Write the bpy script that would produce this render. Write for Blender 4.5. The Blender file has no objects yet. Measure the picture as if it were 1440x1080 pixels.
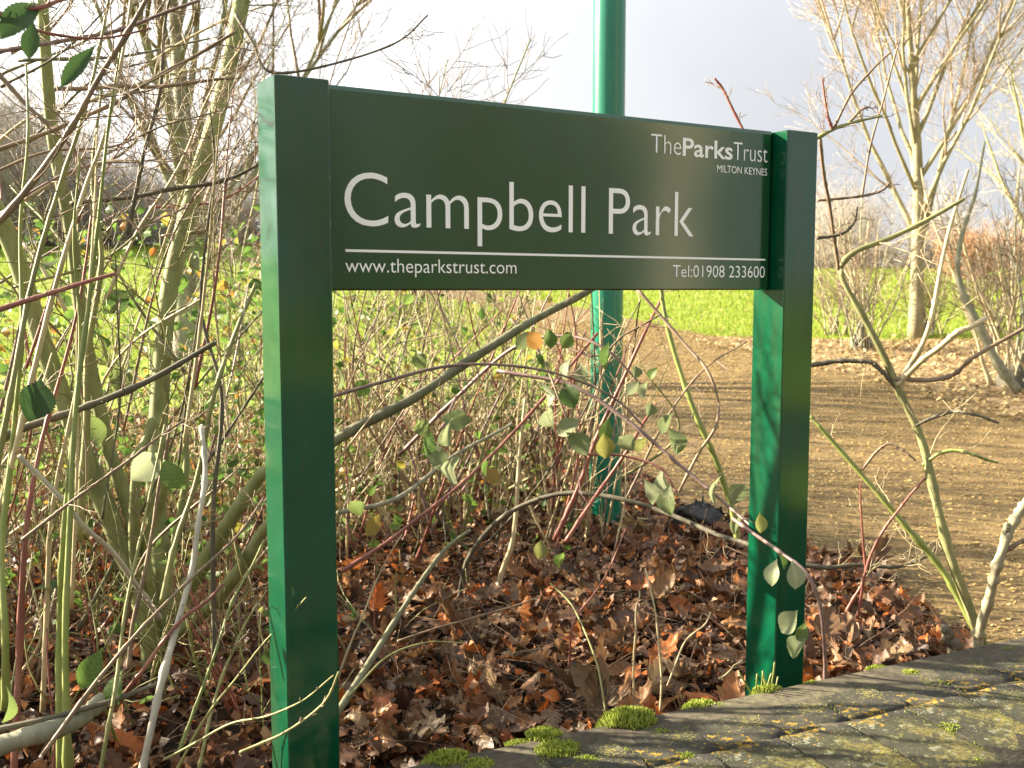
import bpy, math, random
import numpy as np

# ------------------------------------------------------------------ camera, sky, sun, exposure
scene = bpy.context.scene
col = scene.collection
EYE = 1.25
F_PX, PITCH = 1441.0, 0.093
cam_d = bpy.data.cameras.new('camera')
cam_d.sensor_width = 36.0
cam_d.lens = 36.0 * F_PX / 1440.0
cam_d.clip_start = 0.05
cam_d.clip_end = 2000.0
cam_d.dof.use_dof = True
cam_d.dof.focus_distance = 2.2
cam_d.dof.aperture_fstop = 9.0
cam = bpy.data.objects.new('camera', cam_d)
cam.location = (0, 0, EYE)
cam.rotation_euler = (math.pi / 2 - PITCH, 0, 0)
col.objects.link(cam)
scene.camera = cam

SUN_AZ = math.radians(75)      # to the left of the view direction
SUN_EL = math.radians(22)
SUN = np.array([-math.sin(SUN_AZ) * math.cos(SUN_EL), math.cos(SUN_AZ) * math.cos(SUN_EL), math.sin(SUN_EL)])
sun_d = bpy.data.lights.new('sun', 'SUN')
sun_d.energy = 5.0
sun_d.angle = math.radians(0.55)
sun_d.color = (1.0, 0.86, 0.64)
sun = bpy.data.objects.new('sun', sun_d)
sun.rotation_euler = (math.pi / 2 - SUN_EL, 0, math.pi + math.atan2(SUN[0], -SUN[1]) * 1.0)
# aim: local -Z must point along -SUN
from mathutils import Vector, Matrix
sun.rotation_euler = Vector((-SUN[0], -SUN[1], -SUN[2])).to_track_quat('-Z', 'Y').to_euler()
col.objects.link(sun)

world = bpy.data.worlds.new('World')
scene.world = world
world.use_nodes = True
wn, wl = world.node_tree.nodes, world.node_tree.links
wn.clear()
sky = wn.new('ShaderNodeTexSky')
sky.sky_type = 'NISHITA'
sky.sun_disc = False
sky.sun_elevation = SUN_EL
sky.sun_rotation = math.atan2(SUN[0], SUN[1])
sky.air_density, sky.dust_density, sky.ozone_density = 1.0, 3.0, 1.0
geo = wn.new('ShaderNodeTexCoord')
dot = wn.new('ShaderNodeVectorMath'); dot.operation = 'DOT_PRODUCT'
dot.inputs[1].default_value = tuple(SUN)
wl.new(geo.outputs['Generated'], dot.inputs[0])
ramp = wn.new('ShaderNodeValToRGB')        # cloud brightness falls off away from the sun
mr = wn.new('ShaderNodeMapRange')
mr.inputs['From Min'].default_value = -1.0; mr.inputs['From Max'].default_value = 1.0
wl.new(dot.outputs['Value'], mr.inputs['Value'])
wl.new(mr.outputs['Result'], ramp.inputs['Fac'])
r = ramp.color_ramp
r.elements[0].position = 0.0; r.elements[0].color = (0.32, 0.325, 0.34, 1)
r.elements[1].position = 1.0; r.elements[1].color = (0.95, 0.90, 0.82, 1)
for pos, c in ((0.40, (0.275, 0.281, 0.295, 1)), (0.53, (0.29, 0.297, 0.312, 1)), (0.63, (0.40, 0.405, 0.412, 1)), (0.74, (0.56, 0.56, 0.56, 1)), (0.86, (0.75, 0.74, 0.72, 1))):
    e = r.elements.new(pos); e.color = c
cn = wn.new('ShaderNodeTexNoise'); cn.inputs['Scale'].default_value = 2.2; cn.inputs['Detail'].default_value = 5
wl.new(geo.outputs['Generated'], cn.inputs['Vector'])
cmr = wn.new('ShaderNodeMapRange')
cmr.inputs['From Min'].default_value = 0.3; cmr.inputs['From Max'].default_value = 0.7
cmr.inputs['To Min'].default_value = 0.88; cmr.inputs['To Max'].default_value = 1.12
wl.new(cn.outputs['Fac'], cmr.inputs['Value'])
mul = wn.new('ShaderNodeVectorMath'); mul.operation = 'MULTIPLY'
wl.new(ramp.outputs['Color'], mul.inputs[0]); wl.new(cmr.outputs['Result'], mul.inputs[1])
sc_ = wn.new('ShaderNodeVectorMath'); sc_.operation = 'SCALE'; sc_.inputs['Scale'].default_value = 10.0
wl.new(mul.outputs[0], sc_.inputs[0])
mixs = wn.new('ShaderNodeMix'); mixs.data_type = 'RGBA'; mixs.inputs['Factor'].default_value = 0.94
wl.new(sky.outputs['Color'], mixs.inputs[6]); wl.new(sc_.outputs[0], mixs.inputs[7])
bg = wn.new('ShaderNodeBackground'); bg.inputs['Strength'].default_value = 0.053
wl.new(mixs.outputs[2], bg.inputs['Color'])
wo = wn.new('ShaderNodeOutputWorld'); wl.new(bg.outputs[0], wo.inputs['Surface'])

vs = scene.view_settings
vs.view_transform = 'Standard'; vs.look = 'None'; vs.gamma = 1.0; vs.use_curve_mapping = False
vs.exposure = 2.35
scene.cycles.use_denoising = True
scene.cycles.max_bounces = 6
scene.cycles.diffuse_bounces = 3
scene.cycles.glossy_bounces = 3
scene.cycles.transmission_bounces = 3
scene.cycles.transparent_max_bounces = 4

RNG = np.random.default_rng(7)
random.seed(7)

# ------------------------------------------------------------------ helpers
def ray(px, py):
    a = (px - 720) / F_PX; b = -(py - 540) / F_PX
    return np.array([a, math.cos(PITCH) + b * math.sin(PITCH), -math.sin(PITCH) + b * math.cos(PITCH)])

def at(px, py, Y):
    d = ray(px, py)
    return np.array([0, 0, EYE]) + d * (Y / d[1])

def terrain(x, y):
    x = np.asarray(x, float); y = np.asarray(y, float)
    s = 0.060 + 0.0011 * np.clip(-x, -9, 14) * np.clip((y - 15) / 25, 0, 1)
    h = np.where(y < 6, 0.0, np.where(y < 12, s * (y - 6) ** 2 / 12.0, s * (y - 9)))
    yc = 58.0
    far = np.clip(y - yc, 0, None)
    h = h - np.where(y > yc, s * far - s * 6 * (1 - np.exp(-far / 6)), 0) - 0.00002 * far ** 2 * 0
    und = 0.018 * np.sin(x * 0.9 + y * 0.35) + 0.012 * np.sin(x * 0.7 - y * 0.8 + 1.0)
    return h + und * np.clip((y - 1.5) / 4, 0, 1)

def on_ground(px, py):
    d = ray(px, py); o = np.array([0, 0, EYE]); s = 0.5
    t = np.concatenate([np.arange(0.5, 20, 0.01), np.arange(20, 90, 0.1)]); Q = o + d[None] * t[:, None]
    k = np.nonzero(Q[:, 2] < terrain(Q[:, 0], Q[:, 1]))[0]
    return Q[k[0]] if len(k) else o + d * 60

class MB:
    """collects quads and triangles into one mesh"""
    def __init__(s): s.v = []; s.q = []; s.t = []; s.n = 0
    def add(s, V, Q=None, T=None):
        V = np.asarray(V, float).reshape(-1, 3)
        if Q is not None and len(Q): s.q.append(np.asarray(Q, int).reshape(-1, 4) + s.n)
        if T is not None and len(T): s.t.append(np.asarray(T, int).reshape(-1, 3) + s.n)
        s.v.append(V); s.n += len(V)
    def mesh(s, name, mat, smooth=True):
        V = np.concatenate(s.v).astype(np.float32)
        Q = np.concatenate(s.q) if s.q else np.zeros((0, 4), int)
        T = np.concatenate(s.t) if s.t else np.zeros((0, 3), int)
        me = bpy.data.meshes.new(name)
        me.vertices.add(len(V)); me.vertices.foreach_set('co', V.ravel())
        loops = np.concatenate([Q.ravel(), T.ravel()]).astype(np.int32)
        me.loops.add(len(loops)); me.loops.foreach_set('vertex_index', loops)
        nq, nt = len(Q), len(T)
        me.polygons.add(nq + nt)
        st = np.concatenate([np.arange(nq) * 4, nq * 4 + np.arange(nt) * 3]).astype(np.int32)
        me.polygons.foreach_set('loop_start', st)
        me.polygons.foreach_set('use_smooth', np.full(nq + nt, smooth))
        me.update(calc_edges=True)
        me.validate()
        if mat is not None: me.materials.append(mat)
        return me
    def build(s, name, mat, parent=None, smooth=True):
        return link(name, s.mesh(name, mat, smooth), parent)

def link(name, data, parent=None):
    o = bpy.data.objects.new(name, data); col.objects.link(o)
    if parent is not None: o.parent = parent
    return o

def tag(o, label=None, cat=None, group=None, kind=None):
    if label: o['label'] = label
    if cat: o['category'] = cat
    if group: o['group'] = group
    if kind: o['kind'] = kind
    return o

def thing(name, label, cat, loc=(0, 0, 0), rz=0.0, group=None):
    o = link(name, None); o.location = tuple(map(float, loc)); o.rotation_euler = (0, 0, rz)
    return tag(o, label, cat, group)

def spline(P, n):
    """Catmull-Rom through the control points"""
    P = np.asarray(P, float)
    if len(P) == 2: return P[0] + (P[1] - P[0]) * np.linspace(0, 1, n)[:, None]
    Q = np.vstack([2 * P[0] - P[1], P, 2 * P[-1] - P[-2]])
    t = np.linspace(0, len(P) - 1 - 1e-9, n); i = t.astype(int); f = (t - i)[:, None]
    a, b, c, d = Q[i], Q[i + 1], Q[i + 2], Q[i + 3]
    return 0.5 * ((2 * b) + (-a + c) * f + (2 * a - 5 * b + 4 * c - d) * f ** 2 + (-a + 3 * b - 3 * c + d) * f ** 3)

def tube(mb, P, r, sides=6, knob=0.0):
    P = np.asarray(P, float); n = len(P)
    r = np.broadcast_to(np.asarray(r, float), (n,)) if np.ndim(r) else np.full(n, r)
    if knob: r = r * (1 + knob * RNG.standard_normal(n))
    T = np.gradient(P, axis=0); T /= np.linalg.norm(T, axis=1)[:, None] + 1e-12
    ref = np.array([0.0, 0, 1]) if abs(T[:, 2]).mean() < 0.8 else np.array([1.0, 0.2, 0])
    A = np.cross(T, ref); A /= np.linalg.norm(A, axis=1)[:, None] + 1e-12
    B = np.cross(T, A)
    th = np.arange(sides) * 2 * math.pi / sides
    V = P[:, None] + r[:, None, None] * (A[:, None] * np.cos(th)[None, :, None] + B[:, None] * np.sin(th)[None, :, None])
    i = np.arange(n - 1)[:, None] * sides; j = np.arange(sides)[None]; k = (j + 1) % sides
    Q = np.stack([i + j, i + k, i + sides + k, i + sides + j], -1).reshape(-1, 4)
    V = np.vstack([V.reshape(-1, 3), P[-1] + T[-1] * r[-1], P[0]])
    e = n * sides; l = (n - 1) * sides
    jj = np.arange(sides); kk = (jj + 1) % sides
    Tt = np.concatenate([np.stack([l + jj, l + kk, np.full(sides, e)], -1), np.stack([kk, jj, np.full(sides, e + 1)], -1)])
    mb.add(V, Q, Tt)

def wander(p, d, L, n=6, wob=0.12, up=0.1, rng=RNG):
    d = np.asarray(d, float); d = d / np.linalg.norm(d)
    P = [np.asarray(p, float)]
    for _ in range(n - 1):
        d = d + rng.normal(0, wob, 3) + np.array([0, 0, up / n * 2]); d /= np.linalg.norm(d)
        P.append(P[-1] + d * L / (n - 1))
    return np.array(P)

def perp(d, rng=RNG):
    v = rng.normal(0, 1, 3); d = d / np.linalg.norm(d)
    v -= d * v.dot(d); return v / np.linalg.norm(v)

def twigs_on(mb, P, r, n, L, rt, depth=1, ang=0.9, up=0.15, t0=0.15, sides=4, rng=RNG, wob=0.16, rmin=0.0009, tips=None):
    """side twigs along a branch P, recursing"""
    m = len(P)
    for _ in range(n):
        t = t0 + (1 - t0) * rng.random(); f = t * (m - 1); i = min(int(f), m - 2)
        p = P[i] + (P[i + 1] - P[i]) * (f - i)
        d = P[i + 1] - P[i]; d = d / (np.linalg.norm(d) + 1e-9)
        a = ang * rng.uniform(0.6, 1.25)
        dd = d * math.cos(a) + perp(d, rng) * math.sin(a)
        l = L * rng.uniform(0.4, 1.2) * (1.15 - 0.5 * t)
        W = wander(p, dd, l, 5 if depth < 2 else 6, wob, up, rng)
        tube(mb, W, np.linspace(max(rt, rmin), max(rt * 0.45, rmin), len(W)), sides)
        if tips is not None: tips.append((W[-1], W[-1] - W[-2])); tips.append((W[len(W) // 2], W[-1] - W[-2]))
        if depth > 1:
            twigs_on(mb, W, rt, max(2, int(n * 0.5)), L * 0.5, rt * 0.6, depth - 1, ang, up, 0.2, sides, rng, wob, rmin, tips)

# ------------------------------------------------------------------ materials
def mat(name):
    m = bpy.data.materials.new(name); m.use_nodes = True
    N, L = m.node_tree.nodes, m.node_tree.links
    return m, N, L, N['Principled BSDF']

def noise(N, L, scale, detail=4, rough=0.6, coord='Object', dist=0.0, sc=None):
    tc = N.new('ShaderNodeTexCoord'); n = N.new('ShaderNodeTexNoise')
    n.inputs['Scale'].default_value = scale; n.inputs['Detail'].default_value = detail
    n.inputs['Roughness'].default_value = rough; n.inputs['Distortion'].default_value = dist
    if sc:
        mp = N.new('ShaderNodeMapping'); mp.inputs['Scale'].default_value = sc
        L.new(tc.outputs[coord], mp.inputs['Vector']); L.new(mp.outputs[0], n.inputs['Vector'])
    else: L.new(tc.outputs[coord], n.inputs['Vector'])
    return n

def ramp_(N, L, src, stops):
    r = N.new('ShaderNodeValToRGB'); L.new(src, r.inputs['Fac'])
    el = r.color_ramp.elements
    el[0].position, el[0].color = stops[0][0], (*stops[0][1], 1)
    el[1].position, el[1].color = stops[-1][0], (*stops[-1][1], 1)
    for p, c in stops[1:-1]:
        e = el.new(p); e.color = (*c, 1)
    return r

def bump(N, L, src, bsdf, strength, dist=0.01):
    b = N.new('ShaderNodeBump'); b.inputs['Strength'].default_value = strength; b.inputs['Distance'].default_value = dist
    L.new(src, b.inputs['Height']); L.new(b.outputs[0], bsdf.inputs['Normal']); return b

def mixc(N, L, fac, a, b):
    m = N.new('ShaderNodeMix'); m.data_type = 'RGBA'
    if isinstance(fac, (int, float)): m.inputs[0].default_value = fac
    else: L.new(fac, m.inputs[0])
    for k, c in ((6, a), (7, b)):
        if isinstance(c, tuple): m.inputs[k].default_value = (*c, 1)
        else: L.new(c, m.inputs[k])
    return m.outputs[2]

def bark(name, c1, c2, c3, scale=22, bmp=0.5, rough=0.75, rnd=0.35):
    m, N, L, B = mat(name)
    n = noise(N, L, scale, 5, 0.65, sc=(1, 1, 0.35)); n2 = noise(N, L, 3.0, 3)
    r1 = ramp_(N, L, n.outputs['Fac'], [(0.3, c1), (0.52, c2), (0.72, c3)])
    r2 = ramp_(N, L, n2.outputs['Fac'], [(0.35, tuple(x * 0.6 for x in c2)), (0.65, tuple(min(1, x * 1.2) for x in c2))])
    c = mixc(N, L, 0.4, r1.outputs[0], r2.outputs[0])
    if rnd:
        g = N.new('ShaderNodeNewGeometry')
        hs = N.new('ShaderNodeHueSaturation'); mp = N.new('ShaderNodeMapRange')
        mp.inputs['To Min'].default_value = 1 - rnd; mp.inputs['To Max'].default_value = 1 + rnd
        L.new(g.outputs['Random Per Island'], mp.inputs['Value']); L.new(mp.outputs[0], hs.inputs['Value'])
        L.new(c, hs.inputs['Color']); c = hs.outputs[0]
    L.new(c, B.inputs['Base Color']); B.inputs['Roughness'].default_value = rough
    bump(N, L, n.outputs['Fac'], B, bmp, 0.004)
    return m

M = {}
M['hazel_bark'] = bark('hazel_bark', (0.11, 0.12, 0.045), (0.21, 0.235, 0.09), (0.36, 0.37, 0.22), 30, 0.5)
M['dark_bark'] = bark('dark_bark', (0.04, 0.035, 0.025), (0.10, 0.09, 0.06), (0.17, 0.15, 0.10), 30, 0.5)
M['bough_bark'] = bark('bough_bark', (0.06, 0.06, 0.035), (0.13, 0.13, 0.075), (0.22, 0.22, 0.13), 30, 0.6)  # darkened bark: the shade on the bough is put into its colour
M['sapling_bark'] = bark('sapling_bark', (0.11, 0.12, 0.04), (0.22, 0.22, 0.09), (0.34, 0.32, 0.17), 34, 0.5)
M['grey_bark'] = bark('grey_bark', (0.12, 0.12, 0.08), (0.23, 0.23, 0.16), (0.36, 0.36, 0.28), 26, 0.5)
M['pale_bark'] = bark('pale_bark', (0.16, 0.15, 0.09), (0.32, 0.30, 0.19), (0.46, 0.44, 0.32), 14, 0.5)
M['pale_tree'] = bark('pale_tree', (0.15, 0.14, 0.07), (0.28, 0.25, 0.15), (0.40, 0.36, 0.24), 9, 0.7)
M['tree_bark'] = bark('tree_bark', (0.13, 0.13, 0.05), (0.27, 0.25, 0.12), (0.40, 0.37, 0.21), 9, 0.5)
M['dead_wood'] = bark('dead_wood', (0.26, 0.24, 0.19), (0.42, 0.39, 0.32), (0.55, 0.52, 0.45), 20, 0.4)
M['green_stem'] = bark('green_stem', (0.11, 0.14, 0.03), (0.20, 0.24, 0.06), (0.30, 0.30, 0.10), 18, 0.2, 0.5)
M['red_stem'] = bark('red_stem', (0.13, 0.04, 0.03), (0.24, 0.085, 0.065), (0.34, 0.19, 0.13), 14, 0.2, 0.5)
M['brown_twig'] = bark('brown_twig', (0.09, 0.06, 0.04), (0.20, 0.14, 0.09), (0.32, 0.24, 0.15), 16, 0.2, 0.6)
M['purple_twig'] = bark('purple_twig', (0.10, 0.06, 0.06), (0.20, 0.13, 0.12), (0.30, 0.22, 0.18), 16, 0.2, 0.5)
M['tan_twig'] = bark('tan_twig', (0.26, 0.20, 0.11), (0.46, 0.38, 0.22), (0.60, 0.52, 0.34), 14, 0.2, 0.6)
M['pink_twig'] = bark('pink_twig', (0.30, 0.22, 0.16), (0.46, 0.35, 0.26), (0.58, 0.47, 0.36), 10, 0.2, 0.6)
M['haze_twig'] = bark('haze_twig', (0.30, 0.26, 0.23), (0.42, 0.37, 0.33), (0.50, 0.45, 0.40), 6, 0.1, 0.8)  # lightened bark: the distance haze is put into the twig colour
M['olive_twig'] = bark('olive_twig', (0.10, 0.11, 0.03), (0.22, 0.22, 0.08), (0.36, 0.33, 0.15), 16, 0.2, 0.6)

def leaf_mat(name, stops, trans=0.45, rough=0.5, vein=0.0):
    m, N, L, B = mat(name)
    oi = N.new('ShaderNodeObjectInfo'); g = N.new('ShaderNodeNewGeometry')
    ad = N.new('ShaderNodeMath'); ad.operation = 'ADD'
    L.new(oi.outputs['Random'], ad.inputs[0]); L.new(g.outputs['Random Per Island'], ad.inputs[1])
    fr = N.new('ShaderNodeMath'); fr.operation = 'FRACT'; L.new(ad.outputs[0], fr.inputs[0])
    r = ramp_(N, L, fr.outputs[0], stops)
    n = noise(N, L, 60, 4, 0.6)
    hs = N.new('ShaderNodeHueSaturation'); L.new(r.outputs[0], hs.inputs['Color'])
    mp = N.new('ShaderNodeMapRange'); mp.inputs['To Min'].default_value = 0.55; mp.inputs['To Max'].default_value = 1.45
    L.new(n.outputs['Fac'], mp.inputs['Value']); L.new(mp.outputs[0], hs.inputs['Value'])
    lc = hs.outputs[0]; hgt = n.outputs['Fac']
    if vein:      # midrib and side veins in the leaf's own coordinates, plus blemishes
        def mth(op, a, b=None):
            q = N.new('ShaderNodeMath'); q.operation = op
            for k_, v_ in enumerate((a, b)):
                if v_ is None: continue
                if isinstance(v_, (int, float)): q.inputs[k_].default_value = v_
                else: L.new(v_, q.inputs[k_])
            return q.outputs[0]
        tc = N.new('ShaderNodeTexCoord'); sx = N.new('ShaderNodeSeparateXYZ'); L.new(tc.outputs['Object'], sx.inputs[0])
        ax = mth('ABSOLUTE', sx.outputs[0]); v1 = mth('SUBTRACT', sx.outputs[1], mth('MULTIPLY', ax, 0.8))
        wv = mth('POWER', mth('ABSOLUTE', mth('SINE', mth('MULTIPLY', v1, 24.0))), 0.35); mid = mth('SMOOTH_MIN', mth('MULTIPLY', ax, 45.0), 1.0); mid = mth('MINIMUM', mth('MULTIPLY', ax, 45.0), 1.0)
        vv = mth('MINIMUM', wv, mid)
        lc = mixc(N, L, mth('MULTIPLY', mth('SUBTRACT', 1.0, vv), vein), lc, (0.30, 0.32, 0.14))
        nb = noise(N, L, 7, 4, 0.7); rb = ramp_(N, L, nb.outputs['Fac'], [(0.62, (0, 0, 0)), (0.70, (0.7, 0.7, 0.7))]); lc = mixc(N, L, rb.outputs[0], lc, (0.16, 0.09, 0.03))
        hgt = vv
    L.new(lc, B.inputs['Base Color']); B.inputs['Roughness'].default_value = rough
    bump(N, L, hgt, B, 0.35, 0.0012 if vein else 0.002); B.inputs['Specular IOR Level'].default_value = 0.3
    tr = N.new('ShaderNodeBsdfTranslucent'); L.new(lc, tr.inputs['Color'])
    mx = N.new('ShaderNodeMixShader'); mx.inputs[0].default_value = trans
    L.new(B.outputs[0], mx.inputs[1]); L.new(tr.outputs[0], mx.inputs[2])
    L.new(mx.outputs[0], N['Material Output'].inputs['Surface'])
    return m

OAKC = [(0.0, (0.045, 0.025, 0.016)), (0.12, (0.085, 0.043, 0.026)), (0.28, (0.135, 0.068, 0.038)), (0.44, (0.19, 0.095, 0.05)),
        (0.56, (0.28, 0.125, 0.045)), (0.66, (0.15, 0.098, 0.07)), (0.74, (0.10, 0.05, 0.03)), (0.83, (0.46, 0.125, 0.02)), (0.88, (0.22, 0.10, 0.045)), (0.94, (0.32, 0.22, 0.13)), (1.0, (0.06, 0.032, 0.022))]
M['oak_leaf'] = leaf_mat('oak_leaf', OAKC, 0.18, 0.5)
M['bramble_leaf'] = leaf_mat('bramble_leaf', [(0.0, (0.06, 0.12, 0.03)), (0.3, (0.10, 0.19, 0.035)), (0.6, (0.15, 0.25, 0.05)), (0.8, (0.17, 0.22, 0.08)), (0.92, (0.34, 0.30, 0.05)), (1.0, (0.40, 0.17, 0.04))], 0.5, 0.42)
M['path_leaf'] = leaf_mat('path_leaf', [(0.0, (0.17, 0.11, 0.045)), (0.3, (0.30, 0.21, 0.075)), (0.6, (0.42, 0.31, 0.11)), (0.85, (0.50, 0.41, 0.19)), (1.0, (0.30, 0.13, 0.04))], 0.2, 0.55)
M['bed_leaf'] = leaf_mat('bed_leaf', [(0.0, (0.26, 0.18, 0.09)), (0.4, (0.42, 0.31, 0.15)), (0.8, (0.55, 0.43, 0.22)), (1.0, (0.22, 0.14, 0.08))], 0.2, 0.6)
M['grass'] = leaf_mat('grass', [(0.0, (0.12, 0.19, 0.015)), (0.4, (0.20, 0.29, 0.02)), (0.8, (0.29, 0.36, 0.04)), (1.0, (0.36, 0.35, 0.09))], 0.35, 0.6)

def ground_mat(name, stops, scale, bmp=0.6, dist=0.02, rough=0.9):
    m, N, L, B = mat(name)
    n = noise(N, L, scale, 6, 0.65); n2 = noise(N, L, scale * 0.08, 4)
    ad = N.new('ShaderNodeMath'); ad.operation = 'MULTIPLY_ADD'; ad.inputs[1].default_value = 0.6
    ml = N.new('ShaderNodeMath'); ml.operation = 'MULTIPLY'; ml.inputs[1].default_value = 0.4
    L.new(n2.outputs['Fac'], ml.inputs[0]); L.new(n.outputs['Fac'], ad.inputs[0]); L.new(ml.outputs[0], ad.inputs[2])
    r = ramp_(N, L, ad.outputs[0], stops)
    L.new(r.outputs[0], B.inputs['Base Color']); B.inputs['Roughness'].default_value = rough
    B.inputs['Specular IOR Level'].default_value = 0.25
    bump(N, L, n.outputs['Fac'], B, bmp, dist)
    return m

M['grass_ground'] = ground_mat('grass_ground', [(0.33, (0.13, 0.19, 0.018)), (0.5, (0.21, 0.29, 0.028)), (0.67, (0.31, 0.36, 0.055))], 9, 0.8, 0.05)
M['soil'] = ground_mat('soil', [(0.35, (0.015, 0.010, 0.007)), (0.5, (0.035, 0.022, 0.015)), (0.65, (0.065, 0.042, 0.028))], 26, 0.9, 0.03)
M['path'] = ground_mat('path', [(0.33, (0.065, 0.047, 0.026)), (0.45, (0.145, 0.102, 0.046)), (0.56, (0.235, 0.165, 0.070)), (0.7, (0.32, 0.228, 0.10))], 55, 0.8, 0.012)
M['bed'] = ground_mat('bed', [(0.35, (0.13, 0.09, 0.05)), (0.5, (0.26, 0.19, 0.10)), (0.65, (0.42, 0.32, 0.17))], 14, 0.8, 0.03)
M['pavement'] = ground_mat('pavement', [(0.35, (0.04, 0.039, 0.036)), (0.5, (0.06, 0.058, 0.054)), (0.65, (0.085, 0.082, 0.075))], 60, 0.4, 0.004)

def paint(name, c, c2, rough, dirt=0.0, peel=0.0, stain=0.0):
    m, N, L, B = mat(name)
    n = noise(N, L, 4.5, 5, 0.6); r = ramp_(N, L, n.outputs['Fac'], [(0.35, c), (0.7, c2)])
    cc = r.outputs[0]
    if dirt:      # specks and scuffs
        n2 = noise(N, L, 70, 5, 0.7); r2 = ramp_(N, L, n2.outputs['Fac'], [(0.66, (0, 0, 0)), (0.74, (1, 1, 1))])
        ml = N.new('ShaderNodeMath'); ml.operation = 'MULTIPLY'; ml.inputs[1].default_value = dirt
        L.new(r2.outputs[0], ml.inputs[0]); cc = mixc(N, L, ml.outputs[0], cc, (0.13, 0.14, 0.09))
    rsrc = None
    if stain:     # water marks running down and algae blotches
        n5 = noise(N, L, 16, 6, 0.7, sc=(1, 1, 0.12)); r5 = ramp_(N, L, n5.outputs['Fac'], [(0.5, (0, 0, 0)), (0.75, (1, 1, 1))])
        ml5 = N.new('ShaderNodeMath'); ml5.operation = 'MULTIPLY'; ml5.inputs[1].default_value = stain
        L.new(r5.outputs[0], ml5.inputs[0]); cc = mixc(N, L, ml5.outputs[0], cc, (0.055, 0.06, 0.03)); rsrc = r5.outputs[0]
    L.new(cc, B.inputs['Base Color'])
    n3 = noise(N, L, 9, 4); mp = N.new('ShaderNodeMapRange')
    mp.inputs['To Min'].default_value = rough * 0.7; mp.inputs['To Max'].default_value = rough * 1.4
    L.new(n3.outputs['Fac'], mp.inputs['Value']); L.new(mp.outputs[0], B.inputs['Roughness'])
    B.inputs['Coat Weight'].default_value = 0.3; B.inputs['Coat Roughness'].default_value = 0.10
    if peel:
        n4 = noise(N, L, 420, 2, 0.5); bump(N, L, n4.outputs['Fac'], B, peel, 0.0006)
    return m

M['post_paint'] = paint('post_paint', (0.001, 0.054, 0.024), (0.002, 0.074, 0.034), 0.11, 0.35, 0.05, 0.5)
M['panel_paint'] = paint('panel_paint', (0.006, 0.060, 0.021), (0.008, 0.070, 0.025), 0.10, 0.06, 0.14, 0.18)
M['pole_paint'] = paint('pole_paint', (0.004, 0.15, 0.09), (0.006, 0.18, 0.11), 0.25, 0.4, 0.1)
m, N, L, B = mat('white_vinyl'); B.inputs['Base Color'].default_value = (0.92, 0.94, 0.98, 1); B.inputs['Roughness'].default_value = 0.4; M['white_vinyl'] = m

def coping_mat():
    m, N, L, B = mat('coping_brick')
    n = noise(N, L, 12, 6, 0.7); base = ramp_(N, L, n.outputs['Fac'], [(0.3, (0.012, 0.012, 0.010)), (0.5, (0.028, 0.027, 0.022)), (0.7, (0.062, 0.060, 0.048))])
    c = base.outputs[0]
    g = noise(N, L, 5, 4, 0.6); gr = ramp_(N, L, g.outputs['Fac'], [(0.42, (0, 0, 0)), (0.66, (0.75, 0.75, 0.75))])
    c = mixc(N, L, gr.outputs[0], c, (0.052, 0.055, 0.018))
    for sc, lo, hi, cl, big in ((60, 0.57, 0.66, (0.13, 0.115, 0.025), 4), (75, 0.66, 0.70, (0.34, 0.21, 0.02), 6), (150, 0.63, 0.68, (0.20, 0.18, 0.04), 9), (60, 0.70, 0.73, (0.20, 0.22, 0.17), 5), (210, 0.69, 0.73, (0.30, 0.30, 0.24), 14), (130, 0.70, 0.74, (0.10, 0.055, 0.03), 8)):
        k = noise(N, L, sc, 4, 0.65); k2 = noise(N, L, big, 4, 0.6)
        ml = N.new('ShaderNodeMath'); ml.operation = 'MULTIPLY_ADD'; ml.inputs[1].default_value = 0.9
        sb = N.new('ShaderNodeMath'); sb.operation = 'SUBTRACT'; sb.inputs[1].default_value = 0.44
        L.new(k2.outputs['Fac'], ml.inputs[0]); L.new(k.outputs['Fac'], ml.inputs[2]); L.new(ml.outputs[0], sb.inputs[0])
        rr = ramp_(N, L, sb.outputs[0], [(lo, (0, 0, 0)), (hi, (1, 1, 1))])
        c = mixc(N, L, rr.outputs[0], c, cl)
    L.new(c, B.inputs['Base Color']); B.inputs['Roughness'].default_value = 0.85
    nb = noise(N, L, 55, 8, 0.75); bump(N, L, nb.outputs['Fac'], B, 1.0, 0.010)
    return m
M['coping_brick'] = coping_mat()
M['mortar'] = ground_mat('mortar', [(0.35, (0.03, 0.028, 0.02)), (0.5, (0.07, 0.06, 0.045)), (0.65, (0.11, 0.11, 0.06))], 60, 0.8, 0.006)
M['moss'] = leaf_mat('moss', [(0.0, (0.16, 0.22, 0.03)), (0.5, (0.30, 0.37, 0.06)), (1.0, (0.44, 0.48, 0.12))], 0.4, 0.85)
m, N, L, B = mat('black_plastic'); n = noise(N, L, 12, 5)
B.inputs['Base Color'].default_value = (0.012, 0.012, 0.014, 1); B.inputs['Roughness'].default_value = 0.35; bump(N, L, n.outputs['Fac'], B, 0.6, 0.02); M['black_plastic'] = m
M['wet_wood'] = bark('wet_wood', (0.012, 0.010, 0.008), (0.03, 0.024, 0.018), (0.06, 0.05, 0.035), 20, 0.6, 0.7)
m, N, L, B = mat('lamp_glass'); B.inputs['Base Color'].default_value = (0.7, 0.7, 0.68, 1); B.inputs['Roughness'].default_value = 0.2; M['lamp_glass'] = m
m, N, L, B = mat('berry'); B.inputs['Base Color'].default_value = (0.10, 0.01, 0.015, 1); B.inputs['Roughness'].default_value = 0.3; M['berry'] = m

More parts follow.
